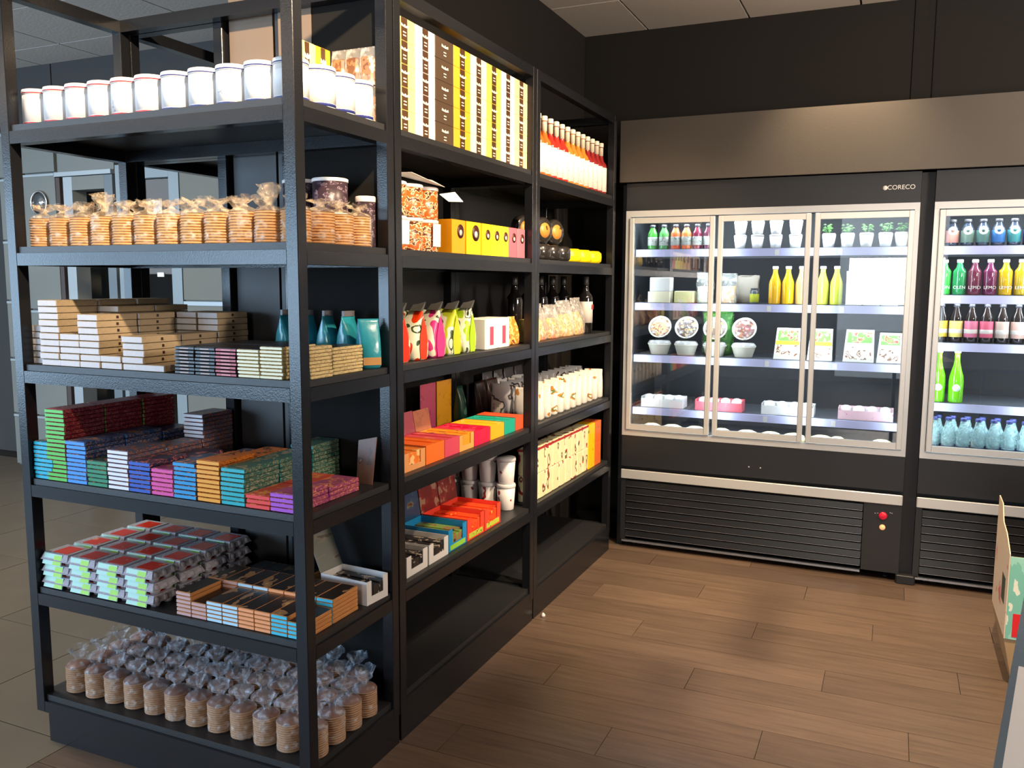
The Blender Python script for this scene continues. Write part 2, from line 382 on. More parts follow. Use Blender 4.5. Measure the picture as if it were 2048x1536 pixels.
# ================================================================== SHELVING
BZ = [None, 1.910, 1.5455, 1.1825, .819, .4627, .0964]     # undersides of the rails
S = [None, 1.967, 1.6025, 1.2395, .876, .5197, .1544]      # tops of the boards
XF = -1.4045; YA0, YA1 = 1.801, 2.270; PW = .038; TOP = 2.385
def shelf_unit(label, x0, x1, y0, y1, levels, back=None, side=None, plinth=True, post_l=None, top=True):
    t = thing('shelving_unit', label, 'shelving', ((x0+x1)/2, (y0+y1)/2, 0)); cx, cy = (x0+x1)/2, (y0+y1)/2
    X0, X1, Y0, Y1 = x0-cx, x1-cx, y0-cy, y1-cy; zb = 0 if not plinth else .0964
    for px in (X0, X1-PW):
        for py in (Y0, Y1-PW): obj('post', bx(px, py, zb, px+PW, py+PW, TOP, .0015), BLACK, t)
    def ring(z0, z1):
        for a in (Y0, Y1-PW): obj('rail', bx(X0+PW+.0005, a+.0005, z0, X1-PW-.0005, a+PW-.0005, z1), BLACK, t)
        for a in (X0, X1-PW): obj('rail', bx(a+.0005, Y0+PW+.0005, z0, a+PW-.0005, Y1-PW-.0005, z1), BLACK, t)
    if top: ring(TOP-.04, TOP-.001)
    for k in levels:
        ring(BZ[k], BZ[k]+.0375)
        obj('shelf_board', bx(X0+.010, Y0+.010, BZ[k]+.0382, X1-.010, Y1-.010, S[k]), BOARD, t) if k in (6,) else \
        obj('shelf_board', notched(X0, X1, Y0, Y1, BZ[k]+.0382, S[k]), BOARD, t)
    if plinth:
        obj('plinth', bx(X0+.05, Y0+.004, 0, X1-.002, Y1-.004, .0960), BLACK, t)
    if back: obj('back_panel', bx(X0-.016, Y0+.002, .1, X0-.001, Y1-.002, TOP), BOARD, t)
    return t
def notched(X0, X1, Y0, Y1, z0, z1):       # board with its corners cut round the posts
    p = PW+.001; i = .008
    b = MB()
    b.box(X0+p, Y0+i, z0, X1-p, Y1-i, z1); b.box(X0+i, Y0+p, z0, X0+p, Y1-p, z1); b.box(X1-p, Y0+p, z0, X1-i, Y1-p, z1)
    return b.mesh()
uA = shelf_unit('open black steel end shelving with six product levels nearest the camera', -2.507, XF, YA0, YA1, (1, 2, 3, 4, 5, 6))
uB = shelf_unit('black aisle shelving bay with stacked boxes on top, next to the end shelving', -1.83, XF, 2.276, 3.400, (1, 2, 3, 4, 5, 6), back=True)
obj('side_panel', bx(-.2130, -.5820+.021, .1, .2115-.03, -.5820+.035, 2.384), MATTE, uB)
obj('lit_upper_board', bx(-.2130, -.5820+.021, 2.3845, .2115-.03, -.5820+.035, 2.62), mat('warm_lit_tan', (.20, .145, .10), .5), uB)  # panel top in tan, warm light painted into the board colour
obj('lit_upper_board', bx(-.2130, -.5820+.018, 2.02, -.0850, -.5820+.0205, 2.384), mat('warm_lit_tan'), uB)  # thin tan sheet painting the warm-lit stretch of the side panel
uC = shelf_unit('black aisle shelving bay with bottles on top, beside the glass-door fridge', -1.83, XF, 3.404, 4.528, (1, 2, 3, 4, 5, 6), back=True)
uD = shelf_unit('open black frame behind the end shelving, against the wall end', -2.507, -2.062, 2.276, 3.30, (1,), plinth=False)

# ================================================================== FRIDGES
def fridge(name, label, x0, x1, doors, rails, floorz, logo=None, buttons=False, grillx=None, bolts=False):
    w = (x1-x0)/2; t = thing('display_fridge', label, 'fridge', ((x0+x1)/2, 4.62, 0))
    pan = mat('fridge_black_panel', (.020, .022, .026), .36); ins = mat('fridge_interior', (.010, .013, .017), .6)
    b = MB()
    b.box(-w, .03, .07, -w+.03, .62, 2.04).box(w-.03, .03, .07, w, .62, 2.04).box(-w+.0301, .58, .07, w-.0301, .62, 2.04)
    b.box(-w+.0301, .03, 1.90, w-.0301, .579, 2.04).box(-w+.0301, .03, .40, w-.0301, .579, .60)
    obj('cabinet', b.mesh(), ins, t)
    h = obj('header_panel', bx(-w, 0, 1.895, w, .029, 2.042), pan, t)
    obj('lower_panel', bx(-w, 0, .47, w, .029, .648), pan, t)
    obj('bumper_strip', MB().box(-w, -.012, .400, w, .0, .452, .004).mesh(), ALU, t)
    if bolts:
        for bx_ in (-.025, .035): obj('bolt', MB().lathe([(.004, 0), (.004, .003), (.0, .005)], 10).rot('X', math.pi/2).move((bx_+.0, -.0002, .527)).mesh(), ALU, t)
    # door frame
    fr = MB().box(-w, -.004, 1.862, w, .026, 1.8945).box(-w, -.004, .6485, w, .026, .678).box(-w, -.004, .6782, -w+.022, .026, 1.8618).box(w-.022, -.004, .6782, w, .026, 1.8618)
    obj('door_surround', fr.mesh(), ALU, t)
    for a, c in doors:
        a -= (x0+x1)/2; c -= (x0+x1)/2; fw = .026
        d = obj('door', MB().box(a, -.016, .684, a+fw, .012, 1.856, .003).box(c-fw, -.016, .684, c, .012, 1.856, .003).box(a+fw+.0002, -.015, 1.826, c-fw-.0002, .012, 1.856).box(a+fw+.0002, -.015, .684, c-fw-.0002, .012, .714).mesh(), ALU, t)
        obj('pane', bx(a+fw+.0004, -.004, .7142, c-fw-.0004, .002, 1.8258), GLASS, d)
    # upright strip lights behind the door mullions
    for a, c in doors:
        for xx, yaw in ((a-(x0+x1)/2+.030, -.6), (c-(x0+x1)/2-.030, .6)):
            A = bpy.data.lights.new('mullion_light', 'AREA'); A.shape = 'RECTANGLE'; A.size = .012; A.size_y = 1.1; A.color = (.80, .92, 1); A.energy = 1.7
            o = bpy.data.objects.new('mullion_light', A); C.objects.link(o); o.parent = t; o.location = (xx, .018, 1.27); o.rotation_euler = (math.pi/2, 0, yaw+0)
            o.rotation_euler = Vector((math.sin(-yaw), 1, 0)).to_track_quat('-Z', 'Y').to_euler()
    # shelves with price rails
    for z in rails:
        sh = obj('wire_shelf', bx(-w+.032, .105, z-.012, w-.032, .50, z), mat('fridge_shelf', (.10, .11, .13), .4, .2), t)
        obj('price_rail', bx(-w+.032, .092, z-.042, w-.032, .1045, z-.002), mat('price_rail_blue', (.55, .57, .85), .3), sh)
        n = max(2, int((x1-x0)/.3))
        for i in range(n):
            xx = -w+.07+i*(2*w-.1)/n+rnd.uniform(0, .05)
            obj('price_ticket', bx(xx, .0905, z-.038, xx+.022, .0918, z-.008), WHITE, sh)
    obj('floor_tray', bx(-w+.032, .06, .601, w-.032, .57, floorz), mat('fridge_shelf'), t)
    # ventilation grille
    g0 = -w+.03; g1 = (grillx-(x0+x1)/2) if grillx else w-.03
    obj('grille_backing', bx(-w, .045, .07, w, .060, .398), mat('grille_dark', (.008, .008, .009), .6), t)
    if grillx: obj('control_panel', bx(g1+.004, 0, .045, w, .044, .397), pan, t)
    nsl = 8
    for i in range(nsl):
        z = .062+i*.0415
        m = MB().prism([(.010, z+.032), (.004, z+.034), (-.002, z+.005), (-.002, z), (.006, z), (.030, z+.030)], g0, g1)
        obj('slat', m.mesh(), mat('grille_slat', (.008, .008, .009), .34), t)
        obj('slat_highlight', bx(g0+.002, -.0030, z+.0005, g1-.002, -.0021, z+.0025), mat('bright_trim', (.45, .5, .6), .25, .8), t)  # bright strip stands in for the highlight along each slat
    obj('side_trim', bx(-w, .0, .045, g0-.002, .044, .397), pan, t)
    obj('kick_trim', bx(-w+.01, -.004, .030, g1, .04, .040), mat('bright_trim', (.45, .5, .6), .25, .8), t)
    for fx in (-w+.06, w-.06):
        for fy in (.08, .54): obj('foot', MB().lathe([(.022, 0), (.022, .01), (.012, .014), (.012, .0697)], 12, fx, fy).mesh(), BLACK, t)
    if buttons:
        bxx = .006-(x0+x1)/2
        k = obj('switch', MB().lathe([(.020, 0), (.020, .006), (.016, .012), (.0, .013)], 16).rot('X', math.pi/2).move((bxx, -.0002, .338)).mesh(), mat('red_switch', rgb(205, 25, 50), .3, emit=(.8, .02, .06), es=.25), t, label='red rocker switch')
        k = obj('pilot_lamp', MB().lathe([(.014, 0), (.014, .004), (.010, .011), (.0, .013)], 16).rot('X', math.pi/2).move((bxx, -.0002, .278)).mesh(), mat('orange_pilot', (.9, .35, .15), .3, emit=(1, .35, .15), es=1.2), t, label='glowing orange pilot lamp')
        for q in (-.04, -.028, .03, .038): obj('marking', bx(bxx+q, -.001, .345+(q % .01), bxx+q+.006, -.0002, .348+(q % .01)), ALU, t)
    if logo:
        lx = .004-(x0+x1)/2
        obj('maker_lettering', text_mesh(logo, .030).copy(), mat('logo_white', (.85, .83, .78), .4), h, (lx, -.0010, 1.969), (math.pi/2, 0, 0))
        obj('maker_mark', MB().lathe([(.0, .001), (.011, .001), (.011, 0)], 18).rot('X', math.pi/2).move((lx-.072, -.0002, 1.969)).mesh(), mat('logo_white'), h)
    # cold white strip lights, one behind each door's upper corner and under each shelf
    led = mat('led_strip', (1, 1, 1), .4, emit=(.82, .93, 1), es=9)
    for z in [1.898]+[r-.012 for r in rails]:
        obj('light_strip', bx(-w+.06, .108, z-.010, w-.06, .120, z-.0005), led, t)
        A = bpy.data.lights.new('fridge_light', 'AREA'); A.shape = 'RECTANGLE'; A.size = 2*w-.15; A.size_y = .02; A.color = (.80, .92, 1)
        A.energy = (16 if z > 1.8 else 6)*(x1-x0)/1.46
        o = bpy.data.objects.new('fridge_light', A); C.objects.link(o); o.parent = t; o.location = (0, .107, z-.014); o.rotation_euler = (math.radians(28), 0, 0)
    return t
RAIL1 = [1.690, 1.394, 1.100, .800]; RAIL2 = [1.690, 1.452, 1.218, .918]; FZ = .655
fridge('display_fridge', 'wide black three-door glass display fridge stocked with food', -1.370, .092, [(-1.347, -.884), (-.866, -.402), (-.384, .072)], RAIL1, FZ, logo='CORECO', buttons=True, grillx=-.090, bolts=True)
fridge('display_fridge', 'black glass-door drinks fridge at the right edge, stocked with bottles', .155, 1.62, [(.180, .645), (.662, 1.127), (1.144, 1.600)], RAIL2, FZ)
tag(obj('pillar_panel', bx(.0935, 4.66, 0, .1535, 5.25, 2.04), mat('deep_black', (.012, .013, .018), .5)), 'narrow black filler column between the two fridges', 'panel')
t = thing('rubber_block', 'black foot block on the floor between the two fridges', 'block', (.124, 4.63, 0))
obj('body', bx(-.045, -.03, 0, .045, .028, .045, .006), mat('deep_black'), t)
tag(obj('pillar_panel', bx(-1.4015, 4.66, 0, -1.3715, 5.25, 2.04), mat('deep_black')), 'narrow black filler between the aisle shelving and the three-door fridge', 'panel')
f = thing('fascia_panel', 'long bronze-grey fascia panel over both fridges', 'panel', (0, 4.58, 0))
obj('face', bx(-1.400, 0, 2.046, 2.65, .012, 2.372), mat('bronze_fascia', (.080, .070, .059), .36, .25, bump=.03, bscale=90), f)
obj('return_board', bx(-1.400, .0125, 2.35, 2.65, .68, 2.372), mat('bronze_fascia'), f)
obj('shadow_rail', bx(-1.400, .02, 2.046, 2.65, .034, 2.06), mat('deep_black'), f)

# ================================================================== GOODS: shared shapes
E_ = .0006
def jitter(seed, amt, zamt=0, k0=0):
    r = random.Random(seed)
    T = {}
    def f(k, j, rr, z):
        if k < k0: return rr, z
        if (k, j) not in T: T[(k, j)] = (r.uniform(-1, 1), r.uniform(-1, 1))
        a, b = T[(k, j)]; return max(.0005, rr*(1+amt*a)), z+zamt*b
    return f
def wafer_mesh(n, th, r):
    p = [(0, 0)]; R0 = random.Random(n); rq = [R0.uniform(-.025, .005) for _ in range(n)]
    for i in range(n):
        z = i*th; q = r*(1+rq[i]); p += [(q*.89, z+.0002), (q*.90, z+th*.22), (q*.985, z+th*.30), (q, z+th*.6), (q*.97, z+th*.94)]
    p += [(0, n*th)]
    rr = random.Random(n)
    off = [rr.uniform(-.002, .002) for _ in range(n+2)]
    return MB().lathe(p, 18).mesh()
def tuft_bag(r, h, tuft, seed, n=18):
    """clear bag round a stack, gathered on top with a crumpled tuft leaning to one side: (body, gathered top)"""
    R = random.Random(seed); lx, ly = R.uniform(-.09, .09), R.uniform(-.09, .09)
    b = MB(); b.openlathe([(r*1.01, .001), (r*1.025, h*.3), (r*1.02, h*.7), (r*1.02, h)], n, jitter(seed, .008))
    u = MB(); u.openlathe([(r*1.015, h+.0003), (r*.75, h+.010), (r*.28, h+.017), (r*.22, h+.024), (r*.5, h+.024+tuft*.4), (r*.70, h+.024+tuft*.75), (r*.76, h+.024+tuft)], n)
    out = []
    for i, (x, y, z) in enumerate(u.v):
        k = i//n
        if k >= 1:
            amp = .0035 if k < 4 else .009; t = max(0, z-(h+.02))
            x += R.uniform(-1, 1)*amp+lx*t; y += R.uniform(-1, 1)*amp+ly*t; z += R.uniform(-1, 1)*(.002 if k < 4 else .008)
        out.append((x, y, z))
    u.v = out; return b.mesh(), u.mesh()
def pillow(w, d, h, tw=1.0, n=8, jit=0, seed=0):
    """soft upright bag: width w (x), depth d at the base pinching to a flat top, height h"""
    R = random.Random(seed); b = MB()
    lev = [(0, .88, .80), (.06, 1, 1), (.35, 1, .98), (.62, .98, .75), (.82, .96, .38), (.93, .94, .10), (1, .95*tw, .06)]
    ring = 16; i0 = 0
    for k, (t, a, c) in enumerate(lev):
        for j in range(ring):
            u = 2*math.pi*j/ring; cx = math.cos(u); sy = math.sin(u)
            px = math.copysign(abs(cx)**.45, cx)*w/2*a; py = math.copysign(abs(sy)**.6, sy)*d/2*c
            if jit and k: px += R.uniform(-jit, jit); py += R.uniform(-jit, jit)*.7
            b.v.append((px, py, t*h+(R.uniform(-jit, jit) if jit and k > 3 else 0)))
    for k in range(len(lev)-1):
        for j in range(ring):
            a = k*ring+j; c = k*ring+(j+1) % ring; b.f.append((a, c, c+ring, a+ring)); b.sm.append(True)
    b.f += [tuple(ring-1-j for j in range(ring)), tuple((len(lev)-1)*ring+j for j in range(ring))]; b.sm += [False, False]
    return b.mesh()
def rect_stack(fn, x, y, z0, n, h, wob=.0015, **k):
    for i in range(n):
        fn(i, n, (x+rnd.uniform(-wob, wob), y+rnd.uniform(-wob, wob), z0+i*h), rnd.uniform(-.012, .012))

# ------------------------------------------------------------------ level one: tins with cloth lids
def tin_spec(lid, key, r=.046, h=.112):
    body = cached(('tinb', r), lambda: MB().lathe([(0, 0), (r*.96, 0), (r, .003), (r, h*.82), (r*.97, h*.85)], 28).mesh())
    lidm = cached(('tinl', r), lambda: MB().lathe([(r*.99, h*.852), (r*1.03, h*.86), (r*1.03, h*.94), (r*1.0, h*.985), (r*.9, h), (0, h)], 28).mesh())
    lab = cached(('tinp', r), lambda: MB().openlathe([(r*1.006, h*.12), (r*1.006, h*.72)], 28).mesh())
    foot = cached(('tinf', r), lambda: MB().openlathe([(r*1.006, .004), (r*1.008, .012)], 28).mesh())
    lc = {'red': rgb(190, 40, 50), 'blue': rgb(40, 50, 120)}[lid]
    return [('body', body, WHITE), ('lid', lidm, mat('tin_lid_white', (.85, .83, .82), .35), [('rim_band', cached(('tinr', r), lambda: MB().openlathe([(r*1.036, h*.872), (r*1.036, h*.90)], 28).mesh()), flat(lc))]),
            ('printed_label', lab, blotch('tin_print_'+lid, [(0, (.88, .87, .86)), (.64, (.88, .87, .86)), (.685, (.5, .5, .62) if lid == 'blue' else (.55, .5, .55)), (.71, (.88, .87, .86))], 34)), ('foot_band', foot, flat(lc))]
xs = [-2.444, -2.350, -2.256, -2.162, -2.068, -1.974]
for i, x in enumerate(xs):
    build('biscuit_tin', 'white tin with red-rimmed lid, front row of top level, %s' % frm(i), 'tin', (x, 1.889, S[1]), tin_spec('red', 0), group='red-rimmed tins')
for i, x in enumerate([-1.874, -1.774, -1.676, -1.578, -1.482]):
    build('biscuit_tin', 'white tin with blue-rimmed lid, front row of top level, %s' % frm(i), 'tin', (x, 1.889, S[1]), tin_spec('blue', 0), group='blue-rimmed tins')
for i, y in enumerate([1.986, 2.078, 2.170]):
    build('biscuit_tin', 'white tin with blue-rimmed lid, aisle side of top level, %s from the corner' % ORD[i], 'tin', (-1.466, y, S[1]), tin_spec('blue', 0), group='blue-rimmed tins')

# pyramid boxes and cellophane packs behind the tins
def bow_box(col, w, d, h):
    k = ('bow', round(w, 3), round(d, 3), round(h, 3))
    body = cached(k, lambda: bx(-d/2, -w/2, 0, d/2, w/2, h-E_, .0015))
    band = cached((*k, 1), lambda: MB().box(d/2+.0002, -w*.14, .001, d/2+.0012, w*.14, h-.002).mesh())
    def bow():
        b = MB(); x = d/2+.0013
        for sgn in (-1, 1): b.prism([(0, h*.62), (sgn*w*.17, h*.72), (sgn*w*.19, h*.60), (sgn*w*.05, h*.57)], x, x+.0008)
        b.prism([(-w*.03, h*.56), (w*.03, h*.56), (w*.03, h*.70), (-w*.03, h*.70)], x+.0009, x+.0016)
        for q in (.34, .2): b.box(x, -w*.07, h*q, x+.0006, w*.07, h*(q+.05))
        return b.mesh()
    return [('carton', body, flat(col, .35)), ('ribbon_print', band, flat(rgb(75, 50, 30), .4)), ('bow_print', cached((*k, 2), bow), flat((.8, .76, .66), .4))]
for j, (c, nm) in enumerate((((.86, .82, .30), 'pale yellow'), ((.85, .42, .03), 'orange'))):
    for k in range(2):
        build('biscuit_box', '%s box with a brown ribbon print, %s of its pair behind the top-level tins' % (nm, ('lower', 'upper')[k]), 'box', (-1.626, 2.116+j*.077, S[1]+k*.114), bow_box(c, .075, .05, .114))
brown = blotch('brown_sweets', [(0, (.16, .06, .03)), (.48, (.34, .16, .08)), (.6, (.75, .62, .5))], 40, .3)
packf = film('pack_film', clear=.80)
for k in range(2):
    for i in range(3):
        x = -1.573+i*.0515
        build('cellophane_pack', 'clear pack of brown sweets behind the tins, %s row, %s' % (('lower', 'upper')[k], ('left', 'middle', 'right')[i]), 'pack', (x, 2.238, S[1]+k*.1145),
              [('sweets', cached('swt', lambda: bx(-.0215, -.014, .002, .0215, .016, .085, .006)), brown), ('wrapper', cached('wrp', lambda: MB().hexa([(-.0250, -.018, .0005), (.0250, -.018, .0005), (.0250, .0185, .0005), (-.0250, .0185, .0005), (-.024, -.003, .113), (.024, -.003, .113), (.024, .003, .113), (-.024, .003, .113)]).mesh()), packf)], group='cellophane packs behind the tins')

# ------------------------------------------------------------------ waffle stacks in bags
WAF = mat('waffle', (.58, .31, .13), .6, bump=.2, bscale=90, var=.12)
def waffles(name, label, loc, n, th, r, tuft, seed, group, wm=WAF, fm=None):
    h = n*th; bag = cached(('tb', n, th, r, tuft, seed % 5), lambda: tuft_bag(r, h, tuft, seed % 5+n))
    return build(name, label, 'waffles', loc, [('waffle_stack', cached(('w', n, th, r), lambda: wafer_mesh(n, th, r)), wm, [('top_waffle', cached(('wt', n, th, r), lambda: MB().lathe([(r*.96, h+.0002), (r*.94, h+.0016), (0, h+.0018)], 18).mesh()), mat('baked_brown', (.20, .075, .035), .5, var=.2, bscale=80))]), ('clear_bag', bag[0], film('bag_film', clear=.93, rough=.08)), ('gathered_top', bag[1], fm or film('top_film', (1, .80, .55), clear=.80))], rz=rnd.uniform(0, 6), group=group)
for i in range(12):
    x = -2.447+i*.0885
    waffles('waffle_bag', 'tall bagged waffle stack at the front of the second level, %s' % frm(i), (x, 1.884, S[2]+E_), 11, .0078, .0415, (.045 if i in (3, 10) else .018), i, 'waffle bags on the second level')
for i, y in enumerate((1.975, 2.064, 2.153)):
    waffles('waffle_bag', 'bagged waffle stack along the aisle side of the second level, %s behind the corner post' % ORD[i], (-1.462, y, S[2]+E_), 11, .0078, .0415, .010, i+3, 'waffle bags on the second level')
for i in range(9):
    waffles('waffle_bag', 'bagged waffle stack in the second row of the second level, %s' % frm(i), (-2.447+i*.0985, 1.978, S[2]+E_), 11, .0078, .0415, .028, i+1, 'waffle bags on the second level')
# loose corner of film standing up
for (x, y, s) in ():
    pass
DW = mat('waffle_dark', (.36, .215, .125), .6, bump=.2, bscale=90, var=.12)
rows = ('front row', 'second row', 'third row', 'fourth row', 'back row')
rf = film('crackly_film', (.72, .84, 1), clear=.84, rough=.08)
for j in range(5):
    for i in range(12):
        if j == 4 and i < 3: continue
        x = -2.402+i*.0865+(.006 if j % 2 else 0)+rnd.uniform(-.001, .001); y = 1.882+j*.0850
        if x > -1.45: x = -1.451
        if i == 11 and j == 4: continue
        waffles('waffle_bag', 'bagged thin round waffles on the bottom level, %s, %s' % (rows[j], frm(i)), (x, y, S[6]+E_), 12, .0070, .0395, .038, i*3+j, 'waffle bags on the bottom level', DW, rf)

# black tins with white lids at the back of the second level
def dark_tin(r, h, pk):
    return [('body', cached(('dt', r, h), lambda: MB().lathe([(0, 0), (r*.97, 0), (r, .004), (r, h*.88)], 28).mesh()), blotch(pk[0], pk[1], 60, .35, (1, 1, 1.6), 3)),
            ('lid', cached(('dl', r, h), lambda: MB().lathe([(r*1.01, h*.881), (r*1.04, h*.89), (r*1.04, h*.97), (r*.98, h-.001), (0, h-.001)], 28).mesh()), mat('tin_lid_white'))]
dk = ('dark_tin_print', [(0, (.035, .02, .03)), (.50, (.035, .02, .03)), (.54, (.30, .24, .28)), (.57, (.05, .03, .05))])
for i, x in enumerate((-1.668, -1.559)):
    for k in range(2):
        build('biscuit_tin', 'dark tin with a white lid, back of second level, %s %s' % (('left pile,', 'right pile,')[i], ('lower', 'upper')[k]), 'tin', (x, 2.158, S[2]+k*.102), dark_tin(.052, .102, dk))
build('biscuit_tin', 'small dark tin with a white lid tucked behind the post on the second level', 'tin', (-1.4780, 2.2240, S[2]), dark_tin(.030, .155, dk))

# ------------------------------------------------------------------ level three: paper packs and chocolate boxes
PAPER = mat('white_paper_pack', (.66, .66, .70), .7, bump=.25, bscale=60, var=.06); KR = mat('kraft_paper_pack', (.40, .31, .20), .7, bump=.25, bscale=60, var=.15)
def pack_spec(w, l, h, endm, sidem, band=None, stud=False):
    k = (round(w, 4), round(l, 4), round(h, 4))
    body = cached(('pk', *k), lambda: bx(-w/2, -l/2+.0015, .0004, w/2, l/2, h-.0010, .0022))
    end = cached(('pe', *k), lambda: MB().box(-w/2+.0012, -l/2, .0018, w/2-.0012, -l/2+.0016, h-.0024).mesh())
    p = [('wrapper', body, sidem), ('end_label', end, endm)]
    if stud: p.append(('seal', cached(('ps', *k), lambda: bx(w/2+.0001, -.004, h*.3, w/2+.0012, .004, h*.7)), flat(rgb(50, 32, 22))))
    return p
H3 = .0202
colx = [-2.450+i*.0852 for i in range(7)]
rowsy = (1.889, 2.041, 2.190)
heights = {0: (6, 0, 0), 1: (10, 10, 10), 2: (5, 9, 9), 3: (8, 8, 7), 4: (2, 2, 8), 5: (5, 5, 8), 6: (1, 1, 0)}
rown = ('front row', 'middle row', 'back row')
for c, hs in heights.items():
    for r, n in enumerate(hs):
        def f(i, n, p, rz):
            build('paper_pack', 'kraft paper pack, third level, column %s, %s, %s' % (frm(c), rown[r], down(i, n)), 'pack', p,
                  pack_spec(.083, .148 if r < 2 else .140, H3, PAPER, KR, stud=(c in (3, 4, 5))), rz)
        rect_stack(f, colx[c]+(.006 if c == 5 else 0), rowsy[r]+(.0265 if c == 0 else 0), S[3], n, H3, .0022)
def choc(name, what, place, x, y, n, w, l, h, ec, sc, top=None, band=None, k=3, rz=0, z0=None):
    em = flat(ec, .35); sm = sc if not isinstance(sc, tuple) else flat(sc, .4)
    for i in range(n):
        sp = pack_spec(w, l, h, em, sm)
        if top and i == n-1: sp.append(('top_print', cached(('tp', w, l, h), lambda: MB().box(-w/2+.003, -l/2+.004, h-.0009, w/2-.003, l/2-.003, h-.0004).mesh()), top))
        if band: sp.append(('spine_print', cached(('sb', w, l, h), lambda: bx(-w*.22, -l/2-.0006, h*.3, w*.22, -l/2-.0001, h*.62)), flat(band)))
        build(name, ('%s, %s, %s' % (what, place, down(i, n))).replace(',,', ','), 'chocolate bar' if name == 'chocolate_bar' else 'box', (x+rnd.uniform(-.0012, .0012), y+rnd.uniform(-.0015, .0015), S[k]+i*h), sp, rz+rnd.uniform(-.010, .010))
dtop = blotch('dark_gold_print', [(0, (.02, .015, .015)), (.62, (.02, .015, .015)), (.68, (.30, .20, .09)), (.72, (.03, .02, .02))], 70)
for q, (x, nm) in enumerate(((-1.8185, 'left'), (-1.7425, 'right'))):
    for r in range(2): choc('chocolate_box', 'slim black chocolate box, third level, %s black column' % nm, ('front row', 'row behind')[r], x, 1.887+r*.150, 8, .073, .147, .0098, rgb(20, 22, 32), rgb(24, 22, 24), dtop, rgb(190, 160, 150))
for r in range(2): choc('chocolate_box', 'slim red-ended chocolate box, third level', ('front row', 'row behind')[r], -1.6680, 1.887+r*.150, 8, .073, .147, .0098, rgb(185, 35, 50), rgb(24, 22, 24), dtop, rgb(225, 150, 160))
cream = rgb(240, 235, 200); csd = blotch('cream_side_print', [(0, (.72, .58, .28)), (.5, (.72, .58, .28)), (.55, (.35, .22, .10)), (.6, (.70, .60, .36))], 90, .5, (1, 1, 3))
for q, x in enumerate((-1.5905, -1.5120)):
    choc('chocolate_box', 'slim cream-ended chocolate box, third level', ('left cream column', 'right cream column')[q], x, 1.887, 8+q, .075, .147, .0098, cream, csd, dtop)
choc('chocolate_box', 'slim cream chocolate box seen side on', 'aisle side of third level', -1.4600, 2.0415, 8, .075, .147, .0098, cream, csd, dtop)
choc('chocolate_box', 'slim cream chocolate box', 'third level, right behind the corner post', -1.4270, 1.9000, 9, .030, .10, .0098, cream, csd)
# turquoise gusset bags at the back of the third level
tq = mat('turquoise_foil', rgb(40, 150, 170), .28, coat=.4, bump=.2, bscale=30)
for i, (x, y) in enumerate(((-1.770, 2.205), (-1.690, 2.205), (-1.612, 2.205), (-1.535, 2.205))):
    build('gusset_bag', 'turquoise foil gusset bag at the back of the third level, %s' % frm(i), 'bag', (x, y, S[3]), [('bag', cached('gb', lambda: pillow(.070, .066, .155)), tq), ('fold_clip', cached('gbc', lambda: bx(-.026, -.004, .1552, .026, .004, .172)), mat('clip_grey', (.15, .15, .17), .4))], rz=math.pi/2+rnd.uniform(-.12, .12), group='turquoise gusset bags')
build('gusset_bag', 'turquoise foil bag half in sunlight with a kraft base, beside the cream boxes', 'bag', (-1.453, 2.190, S[3]), [('bag', cached('gb2', lambda: pillow(.070, .07, .150)), tq), ('base_label', cached('gbb', lambda: bx(-.028, -.0372, .012, .028, -.0362, .035)), flat(rgb(200, 150, 90)))], rz=.9)

# ------------------------------------------------------------------ level four: coloured chocolate bars
def barside(key, base, ink=(.70, .55, .35)):
    return blotch('bar_side_'+key, [(0, base), (.50, base), (.53, ink), (.60, base)], 70, .4, (1, 1.6, 2.2), 1)
def bartop(key, base, ink):
    return blotch('bar_top_'+key, [(0, base), (.52, base), (.55, ink), (.62, base)], 26, .4, (1, 1, 1), 2)
bars = [  # what, x, front count, mid, back, end colour, side colour, ink
    ('cyan', -2.4235, 9, 0, 0, rgb(20, 180, 215), rgb(20, 120, 140), rgb(220, 150, 90)),
    ('lime green', -2.3625, 17, 17, 0, rgb(85, 200, 75), rgb(130, 30, 45), rgb(190, 110, 110)),
    ('sky blue', -2.2755, 10, 10, 9, rgb(60, 150, 235), rgb(60, 95, 150), rgb(210, 160, 130)),
    ('dark green', -2.1875, 6, 7, 0, rgb(25, 135, 95), rgb(40, 90, 80), rgb(210, 130, 90)),
    ('white', -2.1000, 9, 8, 14, rgb(235, 238, 250), rgb(90, 90, 115), rgb(200, 120, 70)),
    ('royal blue', -2.0120, 7, 6, 0, rgb(15, 80, 190), rgb(50, 50, 85), rgb(220, 120, 110)),
    ('pink', -1.9240, 6, 5, 0, rgb(225, 75, 165), rgb(170, 60, 120), rgb(230, 150, 100)),
    ('azure', -1.8360, 8, 7, 0, rgb(20, 150, 215), rgb(60, 80, 110), rgb(225, 140, 90)),
    ('orange', -1.7480, 9, 8, 6, rgb(245, 165, 35), rgb(200, 110, 30), rgb(90, 60, 30)),
    ('teal', -1.6600, 8, 8, 9, rgb(10, 175, 190), rgb(50, 100, 90), rgb(170, 160, 130)),
    ('red', -1.5720, 3, 3, 0, rgb(235, 60, 60), rgb(190, 60, 40), rgb(230, 150, 80)),
    ('purple', -1.4870, 4, 3, 0, rgb(170, 80, 210), rgb(150, 60, 110), rgb(230, 150, 100))]
for what, x, a, b_, c_, e, sd, ink in bars:
    sdm = barside(what, sd, ink); tpm = bartop(what, tuple(min(1, q*1.2+.03) for q in sd), ink)
    for r, n in enumerate((a, b_, c_)):
        if n: choc('chocolate_bar', '%s chocolate bar' % what, 'fourth level, %s' % rown[r], x, (1.889, 2.042, 2.192)[r], n, .0845, .149 if r < 2 else .140, .0134, e, sdm, tpm, k=4)
